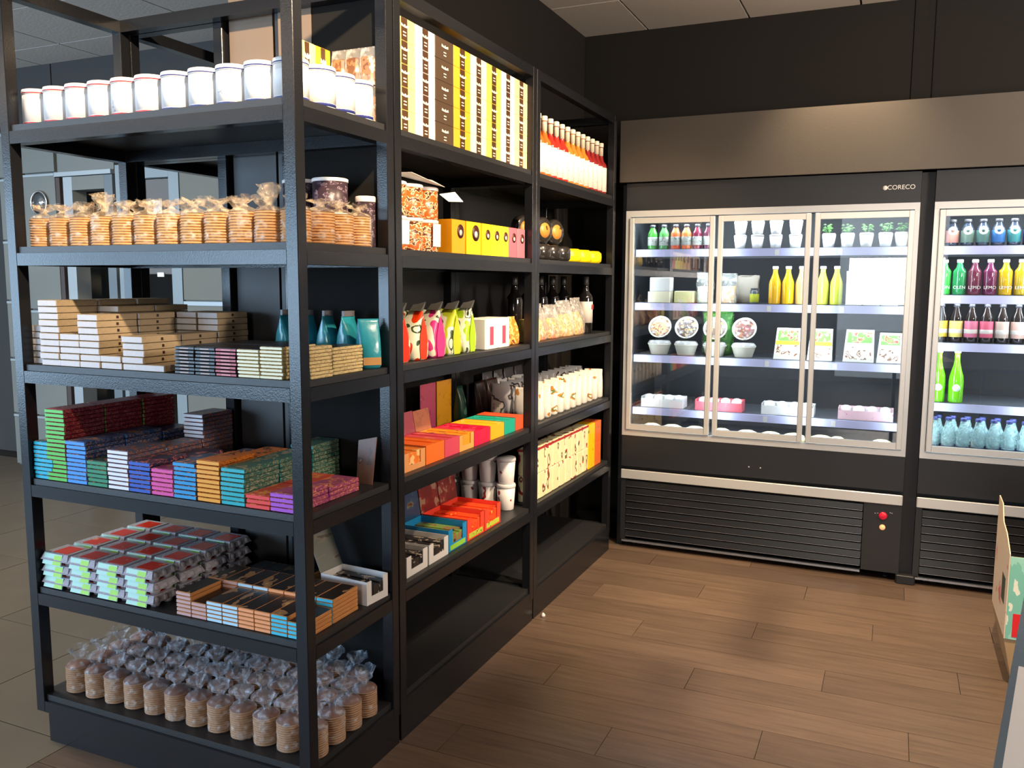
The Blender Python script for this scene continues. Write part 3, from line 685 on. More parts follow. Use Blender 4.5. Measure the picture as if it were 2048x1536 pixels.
# second tall green stack further back and purple bars seen side on from the aisle
pur = barside('purple', rgb(150, 60, 110), rgb(230, 150, 100))
choc('chocolate_bar', 'lime green chocolate bar', 'fourth level, back row', -2.3625, 2.192, 17, .0845, .140, .0134, rgb(85, 200, 75), barside('lime green', rgb(130, 30, 45)), k=4)
t = thing('display_card', 'faded upright brown card standing at the back of the fourth level by the post', 'card', (-1.455, 2.190, S[4]+.0005))
obj('card', MB().hexa([(-.05, 0, 0), (.008, 0, 0), (.008, .003, 0), (-.05, .003, 0), (-.06, .03, .13), (.008, .03, .145), (.008, .033, .145), (-.06, .033, .13)]).mesh(), blotch('brown_card', [(0, rgb(120, 85, 70)), (.6, rgb(95, 70, 60)), (.68, rgb(170, 130, 110))], 25), t)

# ------------------------------------------------------------------ level five: egg cartons, slim card boxes, open white cartons
EGG = mat('grey_pulp', (.42, .42, .50), .9, bump=.4, bscale=150)
def egg_spec():
    w, d, h = .118, .104, .038
    def lid():
        b = MB(); b.hexa([(-w/2, -d/2, .018), (w/2, -d/2, .018), (w/2, d/2, .018), (-w/2, d/2, .018), (-w/2+.006, -d/2+.010, h-.001), (w/2-.006, -d/2+.010, h-.001), (w/2-.006, d/2-.010, h-.001), (-w/2+.006, d/2-.010, h-.001)])
        for i in range(3):      # scallops along the long sides
            for sgn in (-1, 1): b.lathe([(.013, .0165), (.010, .030), (.004, .034), (0, .0345)], 8, sgn*(w/2-.008), -d/2+.018+i*.034)
        return b.mesh()
    def tray():
        b = MB()
        for i in range(3):
            for j in range(2): b.lathe([(.0125, 0), (.016, .008), (.0195, .0172)], 8, -w/2+.021+i*.038, -d/2+.028+j*.048)
        b.box(-w/2-.001, -d/2-.001, .0150, w/2+.001, d/2+.001, .0178); return b.mesh()
    return [('lid', cached('egl', lid), EGG), ('tray', cached('egt', tray), EGG),
            ('front_label', cached('egf', lambda: MB().hexa([(-.050, -d/2-.0040, .003), (.034, -d/2-.0040, .003), (.034, -d/2-.0020, .003), (-.050, -d/2-.0020, .003), (-.048, -d/2+.0065, h-.002), (.032, -d/2+.0065, h-.002), (.032, -d/2+.0085, h-.002), (-.048, -d/2+.0085, h-.002)]).mesh()), flat(rgb(165, 215, 205))),
            ('green_flash', cached('egg', lambda: MB().hexa([(-.004, -d/2-.0046, .004), (.032, -d/2-.0046, .004), (.032, -d/2-.0041, .004), (-.004, -d/2-.0041, .004), (-.002, -d/2+.0054, h-.005), (.031, -d/2+.0054, h-.005), (.031, -d/2+.0062, h-.005), (-.002, -d/2+.0062, h-.005)]).mesh()), flat(rgb(150, 215, 30))),
            ('top_label', cached('egr', lambda: bx(-.026, -.034, h-.0009, .040, .028, h-.0003)), blotch('egg_top_print', [(0, rgb(215, 50, 25)), (.62, rgb(215, 50, 25)), (.68, rgb(235, 150, 120))], 30))]
for c in range(4):
    for r in range(4):
        for k in range(3):
            build('egg_carton', 'grey egg carton, column %s, %s, %s' % (frm(c), ('front row', 'second row', 'third row', 'back row')[r], down(k, 3)), 'egg carton',
                  (-2.404+c*.1205+rnd.uniform(-.001, .001), 1.868+r*.1090, S[5]+k*.0382), egg_spec(), group='egg cartons on the fifth level')
tops = blotch('sepia_lid_print', [(0, (.02, .015, .013)), (.56, (.02, .015, .013)), (.60, (.33, .19, .09)), (.70, (.55, .36, .20))], 22, .4, (1, .6, 1))
ends = [('dusty pink', rgb(200, 165, 165), 6), ('dusty pink', rgb(200, 165, 165), 4), ('pale blue', rgb(185, 225, 250), 5), ('pale blue', rgb(185, 225, 250), 5), ('peach', rgb(245, 165, 115), 5), ('peach', rgb(245, 165, 115), 5), ('cyan', rgb(70, 195, 230), 5), ('cyan', rgb(70, 195, 230), 4)]
tanm = flat(rgb(190, 130, 75), .5)
for i, (nm, c, n) in enumerate(ends):
    x = -1.864+i*.0583
    for r in range(3):
        if r == 2 and i > 3: continue
        nn = n if r == 0 else (6 if r == 1 else 4)
        for k in range(nn):
            sp = pack_spec(.0568, .128, .0122, flat(c, .4), tanm if True else tanm)
            if k == nn-1: sp.append(('lid_print', cached('lp', lambda: bx(-.0272, -.060, .01135, .0272, .060, .0118)), tops))
            build('card_box', 'slim %s-edged card box, stack %s, %s, %s' % (nm, frm(i), rown[r], down(k, nn)), 'box', (x+rnd.uniform(-.0004, .0004), 1.882+r*.1305, S[5]+k*.0122), sp, group='slim sepia boxes')
# open white cartons with bars in them, lids standing up at the back
def open_tray(w, d, h, bodym, lidh=0, lidang=-.45, lidm=None, cut=True, fillm=None, nfill=0, text=None, inner=None, fh=.75):
    """display carton: origin at the base centre, front towards +x, lid hinged at the back (-x)"""
    k = ('ot', w, d, h, cut)
    def body():
        b = MB(); t = .002
        b.box(-d/2, -w/2, 0, d/2, w/2, t)
        b.box(-d/2, -w/2, t+.0001, -d/2+t, w/2, h)
        for sgn in (-1, 1):
            y0 = sgn*w/2; y1 = y0-sgn*t; a, c = min(y0, y1), max(y0, y1)
            b.box(-d/2+t+.0001, a, t+.0001, d/2-t-.0001, c, h)
        if cut:
            b.box(d/2-t, -w/2, t+.0001, d/2, w/2, h*.32)
            for sgn in (-1, 1):
                y0, y1 = sorted((sgn*w/2, sgn*w*.28)); b.box(d/2-t, y0, h*.3201, d/2, y1, h)
        else: b.box(d/2-t, -w/2, t+.0001, d/2, w/2, h)
        return b.mesh()
    p = [('tray', cached(k, body), bodym)]
    if lidh:
        def lid():
            b = MB(); b.box(-.0018, -w/2, 0, 0, w/2, lidh); b.rot('Y', lidang); b.move((-d/2-.0004, 0, h+.0004)); return b.mesh()
        sub = []
        p.append(('lid', cached(('otl', w, d, h, lidh, lidang), lid), lidm or bodym))
    if nfill:
        for q in range(nfill):
            a = -w/2+.003+(w-.006)*q/nfill; c = -w/2+.003+(w-.006)*(q+1)/nfill-.001
            p.append(('wrapped_bar', cached(('otf', w, d, h, q, nfill, fh), lambda: bx(-d/2+.004, a, .0025, d/2-.004, c, h*(fh-.05*(q % 2)), .002)), fillm))
    return p
WC = mat('white_card', (.72, .72, .73), .6); bars_dk = blotch('dark_bar_wrap', [(0, (.02, .018, .02)), (.55, (.02, .018, .02)), (.6, (.45, .38, .30)), (.68, (.03, .03, .03))], 45)
LIDP = blotch('printed_lid_pale', [(0, rgb(120, 125, 120)), (.55, rgb(135, 130, 120)), (.62, rgb(95, 90, 85))], 12, .5, (1, 1, 4))
def carton(label, x, y, w, d, h, bodym, k, rz=0, **kw):
    return build('display_carton', label, 'carton', (x, y, S[k]), open_tray(w, d, h, bodym, **kw), rz)
a = carton('open white display carton of dark bars, inside the end shelving behind the rear post', -1.502, 2.166, .105, .18, .074, WC, 5, rz=-.08, lidh=.150, lidang=-.42, lidm=LIDP, fillm=bars_dk, nfill=3)
carton('open white display carton of dark bars, leftmost in the aisle bay', -1.533, 2.437, .140, .20, .070, WC, 5, lidh=.125, lidang=-.45, lidm=LIDP, fillm=bars_dk, nfill=3)
carton('open white display carton of dark bars, right beside the blue carton', -1.533, 2.588, .140, .20, .070, WC, 5, lidh=.125, lidang=-.40, lidm=LIDP, fillm=bars_dk, nfill=3)

# ================================================================== GOODS: aisle bay next to the end shelving
XG = -1.432       # front of the goods
def boxy(name, label, cat, x, y, z, w, d, h, m, extra=(), bev=.002, rz=0, group=None, pn='carton'):
    k = ('bb', round(w, 4), round(d, 4), round(h, 4), bev)
    return build(name, label, cat, (x, y, z), [(pn, cached(k, lambda: bx(-d/2, -w/2, 0, d/2, w/2, h-.0006, bev)), m)]+list(extra), rz, group)
cols = [('pale yellow', (.86, .82, .28)), ('white', (.88, .87, .84)), ('dark brown', rgb(82, 66, 52)), ('orange', (.85, .45, .04)), ('cream', (.88, .82, .66)), ('golden yellow', (.86, .68, .12)), ('chalk white', (.86, .88, .80)), ('apricot', (.85, .60, .32))]
for i, (nm, c) in enumerate(cols):
    for k in range(5):
        sp = bow_box(c, .1285, .2, .0695)
        if nm == 'dark brown': sp = [sp[0], sp[2]]
        build('biscuit_box', '%s ribbon-print box, aisle bay top level, %s' % (nm, down(k, 5)), 'box', (XG-.1, 2.382+i*.1308, S[1]+k*.0695), sp)
# second level: patterned round tins in two tiers, tags, boxes with round emblems
tp = ('orange_tin_print', [(0, rgb(190, 95, 25)), (.46, rgb(190, 95, 25)), (.50, (.85, .72, .45)), (.56, rgb(90, 35, 15))])
tag_ = mat('white_tag', (.85, .85, .83), .6)
n = 0
for r in range(2):
    for i in range(3):
        for k in range(2):
            if r == 1 and i == 0: continue
            x, y = XG-.05-r*.104, 2.372+i*.1035
            sp = dark_tin(.050, .108, tp)
            if r == 0 and k == 0 and i != 1: sp.append(('price_card', cached('pc', lambda: MB().hexa([(.0525, -.026, .018), (.0525, .026, .018), (.0515, .026, .018), (.0515, -.026, .018), (.0535, -.026, .094), (.0535, .026, .094), (.0525, .026, .094), (.0525, -.026, .094)]).mesh()), tag_))
            build('biscuit_tin', 'orange printed tin with white lid, aisle bay second level, %s row, %s, %s' % (('front', 'rear')[r], frm(i), ('lower', 'upper')[k]), 'tin', (x, y, S[2]+k*.1083), sp)
t = thing('leaning_card', 'blank white card leaning down from the tops of the patterned orange tins', 'card', (XG+.006, 2.50, S[2]+.2460))
obj('sheet', MB().hexa([(-.08, -.10, .0), (.0, -.09, .0), (.016, .10, -.028), (-.05, .13, .001), (-.08, -.10, .0012), (.0, -.09, .0012), (.0165, .10, -.0268), (-.05, .13, .0022)]).mesh(), tag_, t)
t = thing('leaning_card', 'small white folded tag sticking out beyond the orange tin lids', 'card', (XG+.018, 2.655, S[2]+.186))
obj('sheet', MB().hexa([(-.030, -.03, .012), (-.004, -.012, -.012), (.018, .055, -.008), (-.012, .05, .026), (-.030, -.03, .0132), (-.004, -.012, -.0108), (.018, .055, -.0068), (-.012, .05, .0272)]).mesh(), tag_, t)
t['label'] = 'small white folded tag sticking out beyond the orange tin lids'
def emblem(w, d, h):
    def f():
        b = MB(); b.lathe([(0, .0012), (w*.25, .0012), (w*.25, 0)], 20); b.rot('Y', math.pi/2); b.move((d/2+.0002, w*.12, h*.66)); return b.mesh()
    def g():
        b = MB(); b.lathe([(0, .0006), (w*.11, .0006), (w*.11, 0)], 8); b.rot('Y', math.pi/2); b.move((d/2+.0016, w*.12, h*.62)); return b.mesh()
    return [('round_emblem', cached(('em', w, d, h), f), flat(rgb(70, 30, 25))), ('emblem_flower', cached(('eg', w, d, h), g), flat((.8, .75, .7)))]
for nm, c, y, w in (('orange', rgb(250, 170, 25), 2.745, .100), ('golden', rgb(255, 205, 20), 2.866, .118), ('yellow', rgb(250, 225, 20), 2.975, .078), ('lemon', rgb(245, 240, 30), 3.058, .078), ('lime yellow', rgb(235, 240, 40), 3.140, .078), ('pink', rgb(225, 100, 115), 3.222, .078), ('rose pink', rgb(235, 110, 125), 3.306, .078)):
    boxy('tea_box', '%s box with a dark round emblem, aisle bay second level' % nm, 'box', XG-.045, y, S[2], w, .09, .120, flat(c, .3), emblem(w, .09, .120))
# third level: flowery bags, white cartons, biscuits
def flower(key, c, c2): return blotch('flower_'+key, [(0, c), (.44, c), (.47, (.82, .84, .66)), (.57, rgb(60, 80, 50)), (.60, (.80, .82, .68)), (.66, c2)], 17, .3, (1, 1, .8), 1)
def gusset():
    b = MB(); lv = [(.004, .018), (.04, .024), (.08, .022), (.115, .012), (.145, .002)]; i = 0
    for z, hw in lv: b.v += [(.0445, -hw, z), (.0445, hw, z)]
    for k in range(len(lv)-1): b.f.append((2*k, 2*k+1, 2*k+3, 2*k+2)); b.sm.append(False)
    return b.mesh()
for i, (nm, c, c2) in enumerate((('red', rgb(225, 50, 20), rgb(110, 180, 170)), ('scarlet', rgb(230, 60, 15), rgb(225, 60, 20)), ('magenta', rgb(225, 60, 140), rgb(235, 120, 170)), ('pale green', rgb(190, 205, 50), rgb(80, 90, 40)), ('lime', rgb(160, 200, 30), rgb(60, 70, 40)))):
    build('flower_print_bag', '%s flower-print bag with a dark folded top, aisle bay third level' % nm, 'bag', (XG-.048, 2.375+i*.122, S[3]),
          [('bag', cached('fb', lambda: pillow(.085, .105, .165, jit=.0015, seed=4)), flower(nm, c, c2)), ('folded_top', cached('ft', lambda: MB().hexa([(-.006, -.010, .1652), (.038, -.008, .1652), (.038, .008, .1652), (-.006, .008, .1652), (.004, -.004, .183), (.046, .010, .196), (.044, .016, .192), (.002, .004, .186)]).mesh()), mat('grey_foil', (.14, .14, .13), .3, .4)), ('gusset', cached('gus', gusset), flat(c, .35))], rz=rnd.uniform(-.12, .02))
for i, y in enumerate((3.025, 3.140)):
    boxy('white_box', 'white box with a raspberry stripe, aisle bay third level, %s' % ('left', 'right')[i], 'box', XG-.05, y, S[3], .108, .10, .122, flat((.84, .84, .80), .35), [('stripe', cached('ws', lambda: MB().box(.0502, -.020, .018, .0512, .012, .090).mesh()), flat(rgb(200, 70, 100)))], bev=.006)
for i, y in enumerate((3.238, 3.318)):
    build('biscuit_pack', 'amber biscuit pack at the right end of the aisle bay third level, %s' % ('left', 'right')[i], 'pack', (XG-.05, y, S[3]), [('pack', cached('bp', lambda: pillow(.070, .06, .118, jit=.001, seed=9)), blotch('amber_print', [(0, rgb(215, 130, 45)), (.5, rgb(240, 200, 120)), (.6, rgb(150, 70, 25))], 45))], rz=1.57)
# fourth level: open display cartons and pouches behind
def dc(label, x, y, w, d, h, c, k, **kw): return carton(label, x, y, w, d, h, flat(c, .5), k, **kw)
fills = [flat(c, .35) for c in ((.75, .25, .10), (.70, .45, .2))]
specs4 = [('tan', rgb(215, 150, 95), 2.437, .140, .062, blotch('tan_bars', [(0, rgb(225, 120, 45)), (.55, rgb(235, 190, 130)), (.65, rgb(60, 40, 30))], 30)),
          ('vivid orange', rgb(240, 110, 35), 2.578, .130, .066, blotch('vivid_bars', [(0, rgb(240, 105, 35)), (.6, rgb(245, 140, 70)), (.7, rgb(220, 90, 60))], 30)),
          ('coral pink', rgb(205, 70, 95), 2.702, .110, .064, blotch('coral_bars', [(0, rgb(215, 75, 90)), (.6, rgb(230, 120, 100)), (.7, rgb(200, 80, 120))], 30)),
          ('light orange', rgb(225, 160, 85), 2.820, .118, .060, blotch('orange_bars', [(0, rgb(240, 150, 40)), (.6, rgb(120, 80, 110)), (.7, rgb(245, 190, 120))], 30)),
          ('crimson', rgb(205, 20, 65), 2.953, .140, .058, blotch('crimson_bars', [(0, rgb(215, 25, 70)), (.6, rgb(235, 90, 110)), (.7, rgb(200, 20, 60))], 30)),
          ('amber', rgb(245, 165, 30), 3.092, .130, .056, blotch('amber_bars', [(0, rgb(250, 190, 40)), (.6, rgb(250, 215, 120)), (.7, rgb(240, 150, 30))], 30)),
          ('sea green', rgb(20, 160, 140), 3.215, .108, .056, blotch('teal_bars', [(0, rgb(30, 175, 150)), (.6, rgb(70, 200, 180)), (.7, rgb(20, 140, 130))], 30)),
          ('brick orange', rgb(215, 85, 50), 3.315, .084, .058, blotch('brick_bars', [(0, rgb(220, 95, 55)), (.6, rgb(235, 140, 90)), (.7, rgb(190, 70, 40))], 30))]
for nm, c, y, w, h, f in specs4:
    L = .080 if nm in ('coral pink', 'light orange') else 0
    dc('%s display carton of snack bars, aisle bay fourth level' % nm, XG-.10, y, w, .185, h, c, 4, cut=(nm in ('tan', 'light orange')), fillm=f, nfill=3, fh=.98, lidh=L, lidang=-.18,
       lidm={'coral pink': blotch('lid_dull_pink', [(0, rgb(170, 80, 100)), (.6, rgb(180, 90, 105)), (.68, rgb(220, 180, 180))], 25), 'light orange': blotch('lid_tan', [(0, rgb(185, 120, 90)), (.6, rgb(170, 110, 85)), (.68, rgb(210, 160, 130))], 25)}.get(nm))
for nm, c, y in (('dull rose', rgb(190, 80, 120), 3.085), ('mustard', rgb(230, 165, 35), 3.225)):
    t = thing('display_card', '%s upright lid card standing behind the open cartons' % nm, 'card', (XG-.325, y, S[4]+.0005))
    obj('card', bx(-.0015, -.065, 0, .0015, .065, .205), blotch('cardp_'+nm, [(0, c), (.60, tuple(q*.8 for q in c)), (.68, tuple(min(1, q*1.5) for q in c))], 25), t)
def pouch(label, x, y, z, w, d, h, m, rz=math.pi/2, seed=3, group=None, name='pouch'):
    return build(name, label, 'pouch', (x, y, z), [('pouch', cached(('po', w, d, h, seed), lambda: pillow(w, d, h, jit=.0012, seed=seed)), m)], rz=rz+rnd.uniform(-.05, .05), group=group)
pouch('dark green pouch standing behind the open cartons in the aisle bay', XG-.300, 3.325, S[4], .06, .055, .170, blotch('green_pouch', [(0, rgb(20, 60, 50)), (.6, rgb(70, 120, 105)), (.66, rgb(20, 60, 50))], 14, .3))
for i in range(2): pouch('glossy dark brown pouch behind the bay joint on the fourth level, %s' % ('left', 'right')[i], XG-.290, 3.505+i*.128, S[4], .115, .05, .175, blotch('brown_pouch', [(0, rgb(60, 32, 24)), (.6, rgb(90, 45, 30)), (.68, rgb(45, 25, 20))], 14, .25))
wp = blotch('white_pouch', [(0, (.80, .79, .74)), (.58, (.80, .79, .74)), (.62, rgb(190, 130, 60)), (.67, rgb(90, 120, 60)), (.7, (.80, .79, .74))], 22, .35, (1, 1, 1), 1)
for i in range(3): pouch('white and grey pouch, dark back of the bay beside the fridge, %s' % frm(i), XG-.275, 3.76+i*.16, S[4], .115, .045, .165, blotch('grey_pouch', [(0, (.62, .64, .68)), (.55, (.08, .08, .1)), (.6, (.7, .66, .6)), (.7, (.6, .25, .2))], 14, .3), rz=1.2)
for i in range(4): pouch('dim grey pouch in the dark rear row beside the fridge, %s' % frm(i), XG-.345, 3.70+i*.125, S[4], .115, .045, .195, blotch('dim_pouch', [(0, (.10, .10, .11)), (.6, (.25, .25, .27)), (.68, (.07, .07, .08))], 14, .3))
# fifth level
def marks(parent_w, d, h, m, n=5, z0=.45, z1=.8):
    b = MB(); R = random.Random(n)
    for i in range(n):
        y = -d/2+.012+i*(d-.024)/n; a = R.uniform(.006, .012)
        b.box(y, -parent_w/2-.0009, h*z0, y+a*.35, -parent_w/2-.0003, h*z1); b.box(y+a*.36, -parent_w/2-.0009, h*(z0+z1)/2, y+a, -parent_w/2-.0003, h*(z0+z1)/2+.003)
    return ('side_lettering', b.mesh(), m)
blu = rgb(20, 140, 205)
t = dc('bright blue display carton with pale lettering, aisle bay fifth level', XG-.105, 2.740, .145, .20, .082, blu, 5, cut=True, fillm=blotch('green_bars', [(0, rgb(120, 150, 70)), (.5, rgb(150, 110, 70)), (.6, rgb(40, 60, 40))], 30), nfill=3, fh=.7, lidh=.15, lidang=-.15, lidm=blotch('lid_blue', [(0, rgb(25, 70, 110)), (.55, rgb(30, 85, 120)), (.62, rgb(110, 120, 90)), (.66, rgb(90, 40, 40))], 20))
mk = marks(.145, .20, .082, flat((.75, .85, .95))); obj(mk[0], mk[1], mk[2], t)
obj('green_band', bx(.1002, -.060, .004, .1010, .060, .022), flat(rgb(150, 210, 70)), t)
for i, y in enumerate((2.892, 3.045)):
    t = dc('vivid red display carton with a lime stripe, aisle bay fifth level, %s' % ('left', 'right')[i], XG-.105, y, .147, .20, .085, rgb(230, 70, 50), 5, cut=True, fillm=blotch('red_bars', [(0, rgb(240, 80, 35)), (.56, rgb(225, 50, 30)), (.64, rgb(250, 180, 60))], 30), nfill=3, fh=.8, lidh=.15, lidang=-.15, lidm=blotch('lid_red', [(0, rgb(110, 30, 30)), (.55, rgb(130, 45, 40)), (.62, rgb(150, 130, 110))], 22))
    obj('lime_stripe', bx(.1002, -.060, .006, .1010, .058, .026), blotch('lime_stripe', [(0, rgb(190, 200, 70)), (.6, rgb(60, 80, 40))], 60), t)
cupm = blotch('white_cup_print', [(0, (.72, .72, .74)), (.60, (.72, .72, .74)), (.64, rgb(150, 50, 50)), (.69, rgb(70, 70, 75)), (.72, (.72, .72, .74))], 26, .4, (1, 1, 1), 1)
for i in range(4):
    for k in range(2):
        y = 3.312; cxx = -1.765+i*.0885
        build('printed_cup', 'white printed cup at the back of the aisle bay fifth level, %s, %s' % (frm(i), ('lower', 'upper')[k]), 'cup', (cxx, y, S[5]+k*.1165),
              [('cup', cached('cup', lambda: MB().lathe([(0, 0), (.032, 0), (.034, .004), (.0405, .098)], 24).mesh()), cupm), ('rim_lid', cached('cupl', lambda: MB().lathe([(.0412, .0985), (.0425, .101), (.0425, .109), (.0395, .115), (0, .115)], 24).mesh()), flat((.62, .63, .66)))])

# ================================================================== GOODS: bay beside the fridge
def bottle(h, r, neck, body_h, cap_h, bodym, capm, labm=None, lz=(.1, .5), extra=(), n=20, key='', sh=.1):
    k = ('bt', h, r, neck, body_h, cap_h)
    body = cached(k, lambda: MB().lathe([(0, .001), (r*.9, 0), (r, .004), (r, body_h), (r*.92, body_h+h*sh*.35), (neck*1.4, body_h+h*sh), (neck, body_h+h*(sh+.10)), (neck, h-cap_h)], n).mesh())
    cap = cached((*k, 'c'), lambda: MB().lathe([(neck*1.12, h-cap_h+.0003), (neck*1.18, h-cap_h+.002), (neck*1.18, h-.002), (neck*1.0, h), (0, h)], 14).mesh())
    p = [('body', body, bodym), ('cap', cap, capm)]
    if labm: p.append(('label', cached((*k, 'l', lz), lambda: MB().openlathe([(r*1.012, h*lz[0]), (r*1.012, h*lz[1])], n).mesh()), labm))
    return p+list(extra)
def juice(c): return mat('juice_%02x%02x%02x' % tuple(int(q*255) for q in c), c, .12, coat=.6)
syr = [rgb(190, 90, 30), rgb(195, 40, 30), rgb(205, 120, 40), rgb(140, 30, 30)]
lb = blotch('pale_bottle_label', [(0, (.86, .84, .76)), (.62, (.86, .84, .76)), (.66, (.6, .3, .25)), (.69, (.86, .84, .76))], 60)
for i in range(14):
    c = syr[0] if i < 3 else syr[1] if i < 6 else syr[2] if i < 10 else syr[3]; y = 3.492+i*.0735
    nb = .021 if 0 else .0125
    sp = bottle(.272, .0335, .0125, .150, .022, juice(c), flat((.80, .74, .62)), lb, (.06, .52), key='s')
    sp.append(('neck_sleeve', cached('nsl', lambda: MB().openlathe([(.0132, .205), (.0132, .247)], 14).mesh()), flat((.62, .52, .40))))
    build('syrup_bottle', 'syrup bottle with a cream label on the top level, %s' % frm(i), 'bottle', (XG-.036, y, S[1]), sp)
# black round cheeses
blk = mat('black_wax', (.02, .018, .017), .18, coat=.5); tanl = blotch('tan_round_label', [(0, rgb(205, 140, 60)), (.6, rgb(205, 140, 60)), (.66, rgb(60, 35, 20))], 50)
def disc(r, w): return MB().lathe([(0, -w/2), (r*.80, -w/2), (r*.97, -w*.32), (r, 0), (r*.97, w*.32), (r*.80, w/2), (0, w/2)], 26)
for i, y in enumerate((3.510, 3.640, 3.790)):
    build('black_cheese', 'black waxed cheese wheel stood on edge with a tan label, %s' % frm(i), 'cheese', (XG-.045+(-.04 if i == 0 else 0), y, S[2]+.0732+.0605),
          [('wheel', cached('bw', lambda: disc(.0605, .042).rot('Y', math.pi/2).mesh()), blk), ('label', cached('bwl', lambda: MB().lathe([(0, .0005), (.034, .0005), (.034, 0)], 20).rot('Y', math.pi/2).move((.0212, 0, 0)).mesh()), tanl)], rz=-.35)
for i, y in enumerate((3.5150, 3.6420, 3.7690, 3.8960)):
    build('black_cheese', 'black waxed cheese wheel lying flat on the second level, %s' % frm(i), 'cheese', (XG-.062, y, S[2]+.036), [('wheel', cached('bwf', lambda: disc(.0620, .072).mesh()), blk)])
for i, y in enumerate((4.052, 4.2120, 4.3720)):
    build('yellow_cheese', 'yellow wrapped cheese lying right of the black wheels, %s' % frm(i), 'cheese', (XG-.078, y, S[2]+.033), [('wheel', cached('ywf', lambda: disc(.0780, .066).mesh()), mat('yellow_wax', rgb(255, 225, 20), .3))])
# third level: pasta bags, wine bottles
pasta = blotch('pasta', [(0, rgb(215, 150, 60)), (.48, rgb(245, 205, 110)), (.55, rgb(190, 110, 40)), (.62, rgb(240, 210, 140))], 34, .5)
def pbag(label, x, y, w, h, m, seed):
    build('pasta_bag', label, 'bag', (x, y, S[3]), [('pasta', cached(('pb', w, h), lambda: pillow(w*.92, .075, h*.62, jit=.002, seed=seed)), m), ('clear_bag', cached(('pf', w, h, seed), lambda: pillow(w, .090, h, jit=.003, seed=seed)), film('pasta_film', clear=.72))], rz=math.pi/2+rnd.uniform(-.2, .1))
boxy('cracker_pack', 'pale yellow cracker pack at the left end of the pasta shelf', 'pack', XG-.04, 3.488, S[3], .080, .075, .100, blotch('cracker_print', [(0, rgb(240, 230, 140)), (.55, rgb(240, 230, 140)), (.6, rgb(190, 150, 70))], 40), bev=.004)
pbag('clear bag of orange pasta next to the cracker pack', XG-.05, 3.605, .105, .165, blotch('orange_pasta', [(0, rgb(225, 110, 40)), (.5, rgb(245, 190, 60)), (.58, rgb(120, 50, 25))], 34, .5), 2)
pbag('clear bag of yellow and orange pasta, second on the pasta shelf', XG-.05, 3.755, .110, .160, blotch('orange_pasta', []), 5)
pbag('clear bag of pale pasta, third on the pasta shelf', XG-.05, 3.935, .130, .175, pasta, 6)
pbag('clear bag of pale pasta beside the wine bottle', XG-.05, 4.110, .145, .185, pasta, 8)
wine = mat('wine_glass', (.008, .007, .008), .08, coat=.6)
for i, (x, y) in enumerate(((XG-.045, 4.265), (XG-.16, 3.60), (XG-.16, 3.76), (XG-.16, 3.92), (XG-.16, 4.08), (XG-.16, 4.24))):
    sp = bottle(.295, .037, .0135, .185, .045, wine, mat('black_capsule', (.02, .02, .02), .4))
    if i == 0: sp.append(('label', cached('wl', lambda: MB().openlathe([(.0375, .055), (.0375, .165)], 20).mesh()), flat((.80, .78, .74), .5), [('red_stamp', cached('wst', lambda: bx(.0378, -.012, .125, .0384, .014, .150)), flat(rgb(170, 60, 60)))]))
    build('wine_bottle', ('dark wine bottle with a white label and red stamp, right end of pasta shelf' if i == 0 else 'unlabelled dark wine bottle behind the pasta bags, %s' % frm(i-1)), 'bottle', (x, y, S[3]), sp)
# fourth level: white pouches in two rows
for r in range(2):
    for i in range(12):
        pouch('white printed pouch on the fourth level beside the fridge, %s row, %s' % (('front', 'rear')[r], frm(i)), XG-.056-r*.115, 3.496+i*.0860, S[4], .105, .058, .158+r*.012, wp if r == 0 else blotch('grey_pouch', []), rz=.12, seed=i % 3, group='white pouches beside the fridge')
# fifth level: tall cream packs in two tiers
cp = blotch('cream_pack_print', [(0, (.86, .80, .48)), (.50, (.86, .82, .55)), (.60, rgb(175, 50, 45)), (.64, rgb(90, 90, 60)), (.68, (.86, .82, .60))], 24, .35, (1, 1, .7), 1)
for i in range(9):
    for k in range(2):
        boxy('printed_pack', 'cream printed pack with a dark red top, %s, %s tier' % (frm(i), ('lower', 'upper')[k]), 'pack', XG-.036, 3.486+i*.0860, S[5]+k*.1210, .082, .07, .121, cp,
             [('top_band', cached('tbn', lambda: MB().box(-.0356, -.0416, .108, .0356, .0416, .1185).mesh()), flat(rgb(165, 45, 50)))] if k else (), bev=.006)
for i, (y, c, nm) in enumerate(((4.268, rgb(250, 200, 20), 'golden'), (4.375, rgb(225, 110, 50), 'orange'))):
    for k in range(2):
        boxy('snack_box', '%s box right of the cream packs, %s tier' % (nm, ('lower', 'upper')[k]), 'box', XG-.04, y, S[5]+k*.119, .100, .08, .119, blotch('snk_'+nm, [(0, c), (.6, c), (.66, rgb(120, 120, 40))], 30, .3))

# ================================================================== GOODS: fridges
RAILS = {1: RAIL1+[FZ], 2: RAIL2+[FZ]}
WCAP = flat((.78, .80, .80)); DCAP = flat((.05, .05, .06))
def fb(label, x, y, z, c, cap=WCAP, h=.135, r=.027, neck=.013, body=.085, lab=None, lz=(.15, .5), extra=(), name='juice_bottle', sh=.14, m=None):
    return build(name, label, 'bottle', (x, y, z), bottle(h, r, neck, body, .016, m or juice(c), cap, lab, lz, extra, sh=sh))
z = RAIL1[0]
dlab = blotch('dim_bottle_label', [(0, (.55, .60, .55)), (.6, (.2, .25, .22)), (.68, (.7, .7, .65))], 60)
for i, (x, c, nm) in enumerate(((-1.255, rgb(70, 150, 60), 'green'), (-1.190, rgb(80, 150, 80), 'dull green'), (-1.125, rgb(230, 100, 60), 'orange'), (-1.065, rgb(235, 120, 70), 'pale orange'), (-1.005, rgb(110, 40, 60), 'plum'), (-.945, rgb(90, 40, 60), 'dark plum'))):
    fb('small %s juice bottle on the top fridge shelf behind the left door' % nm, x, 4.755, z, c, DCAP, lab=dlab)
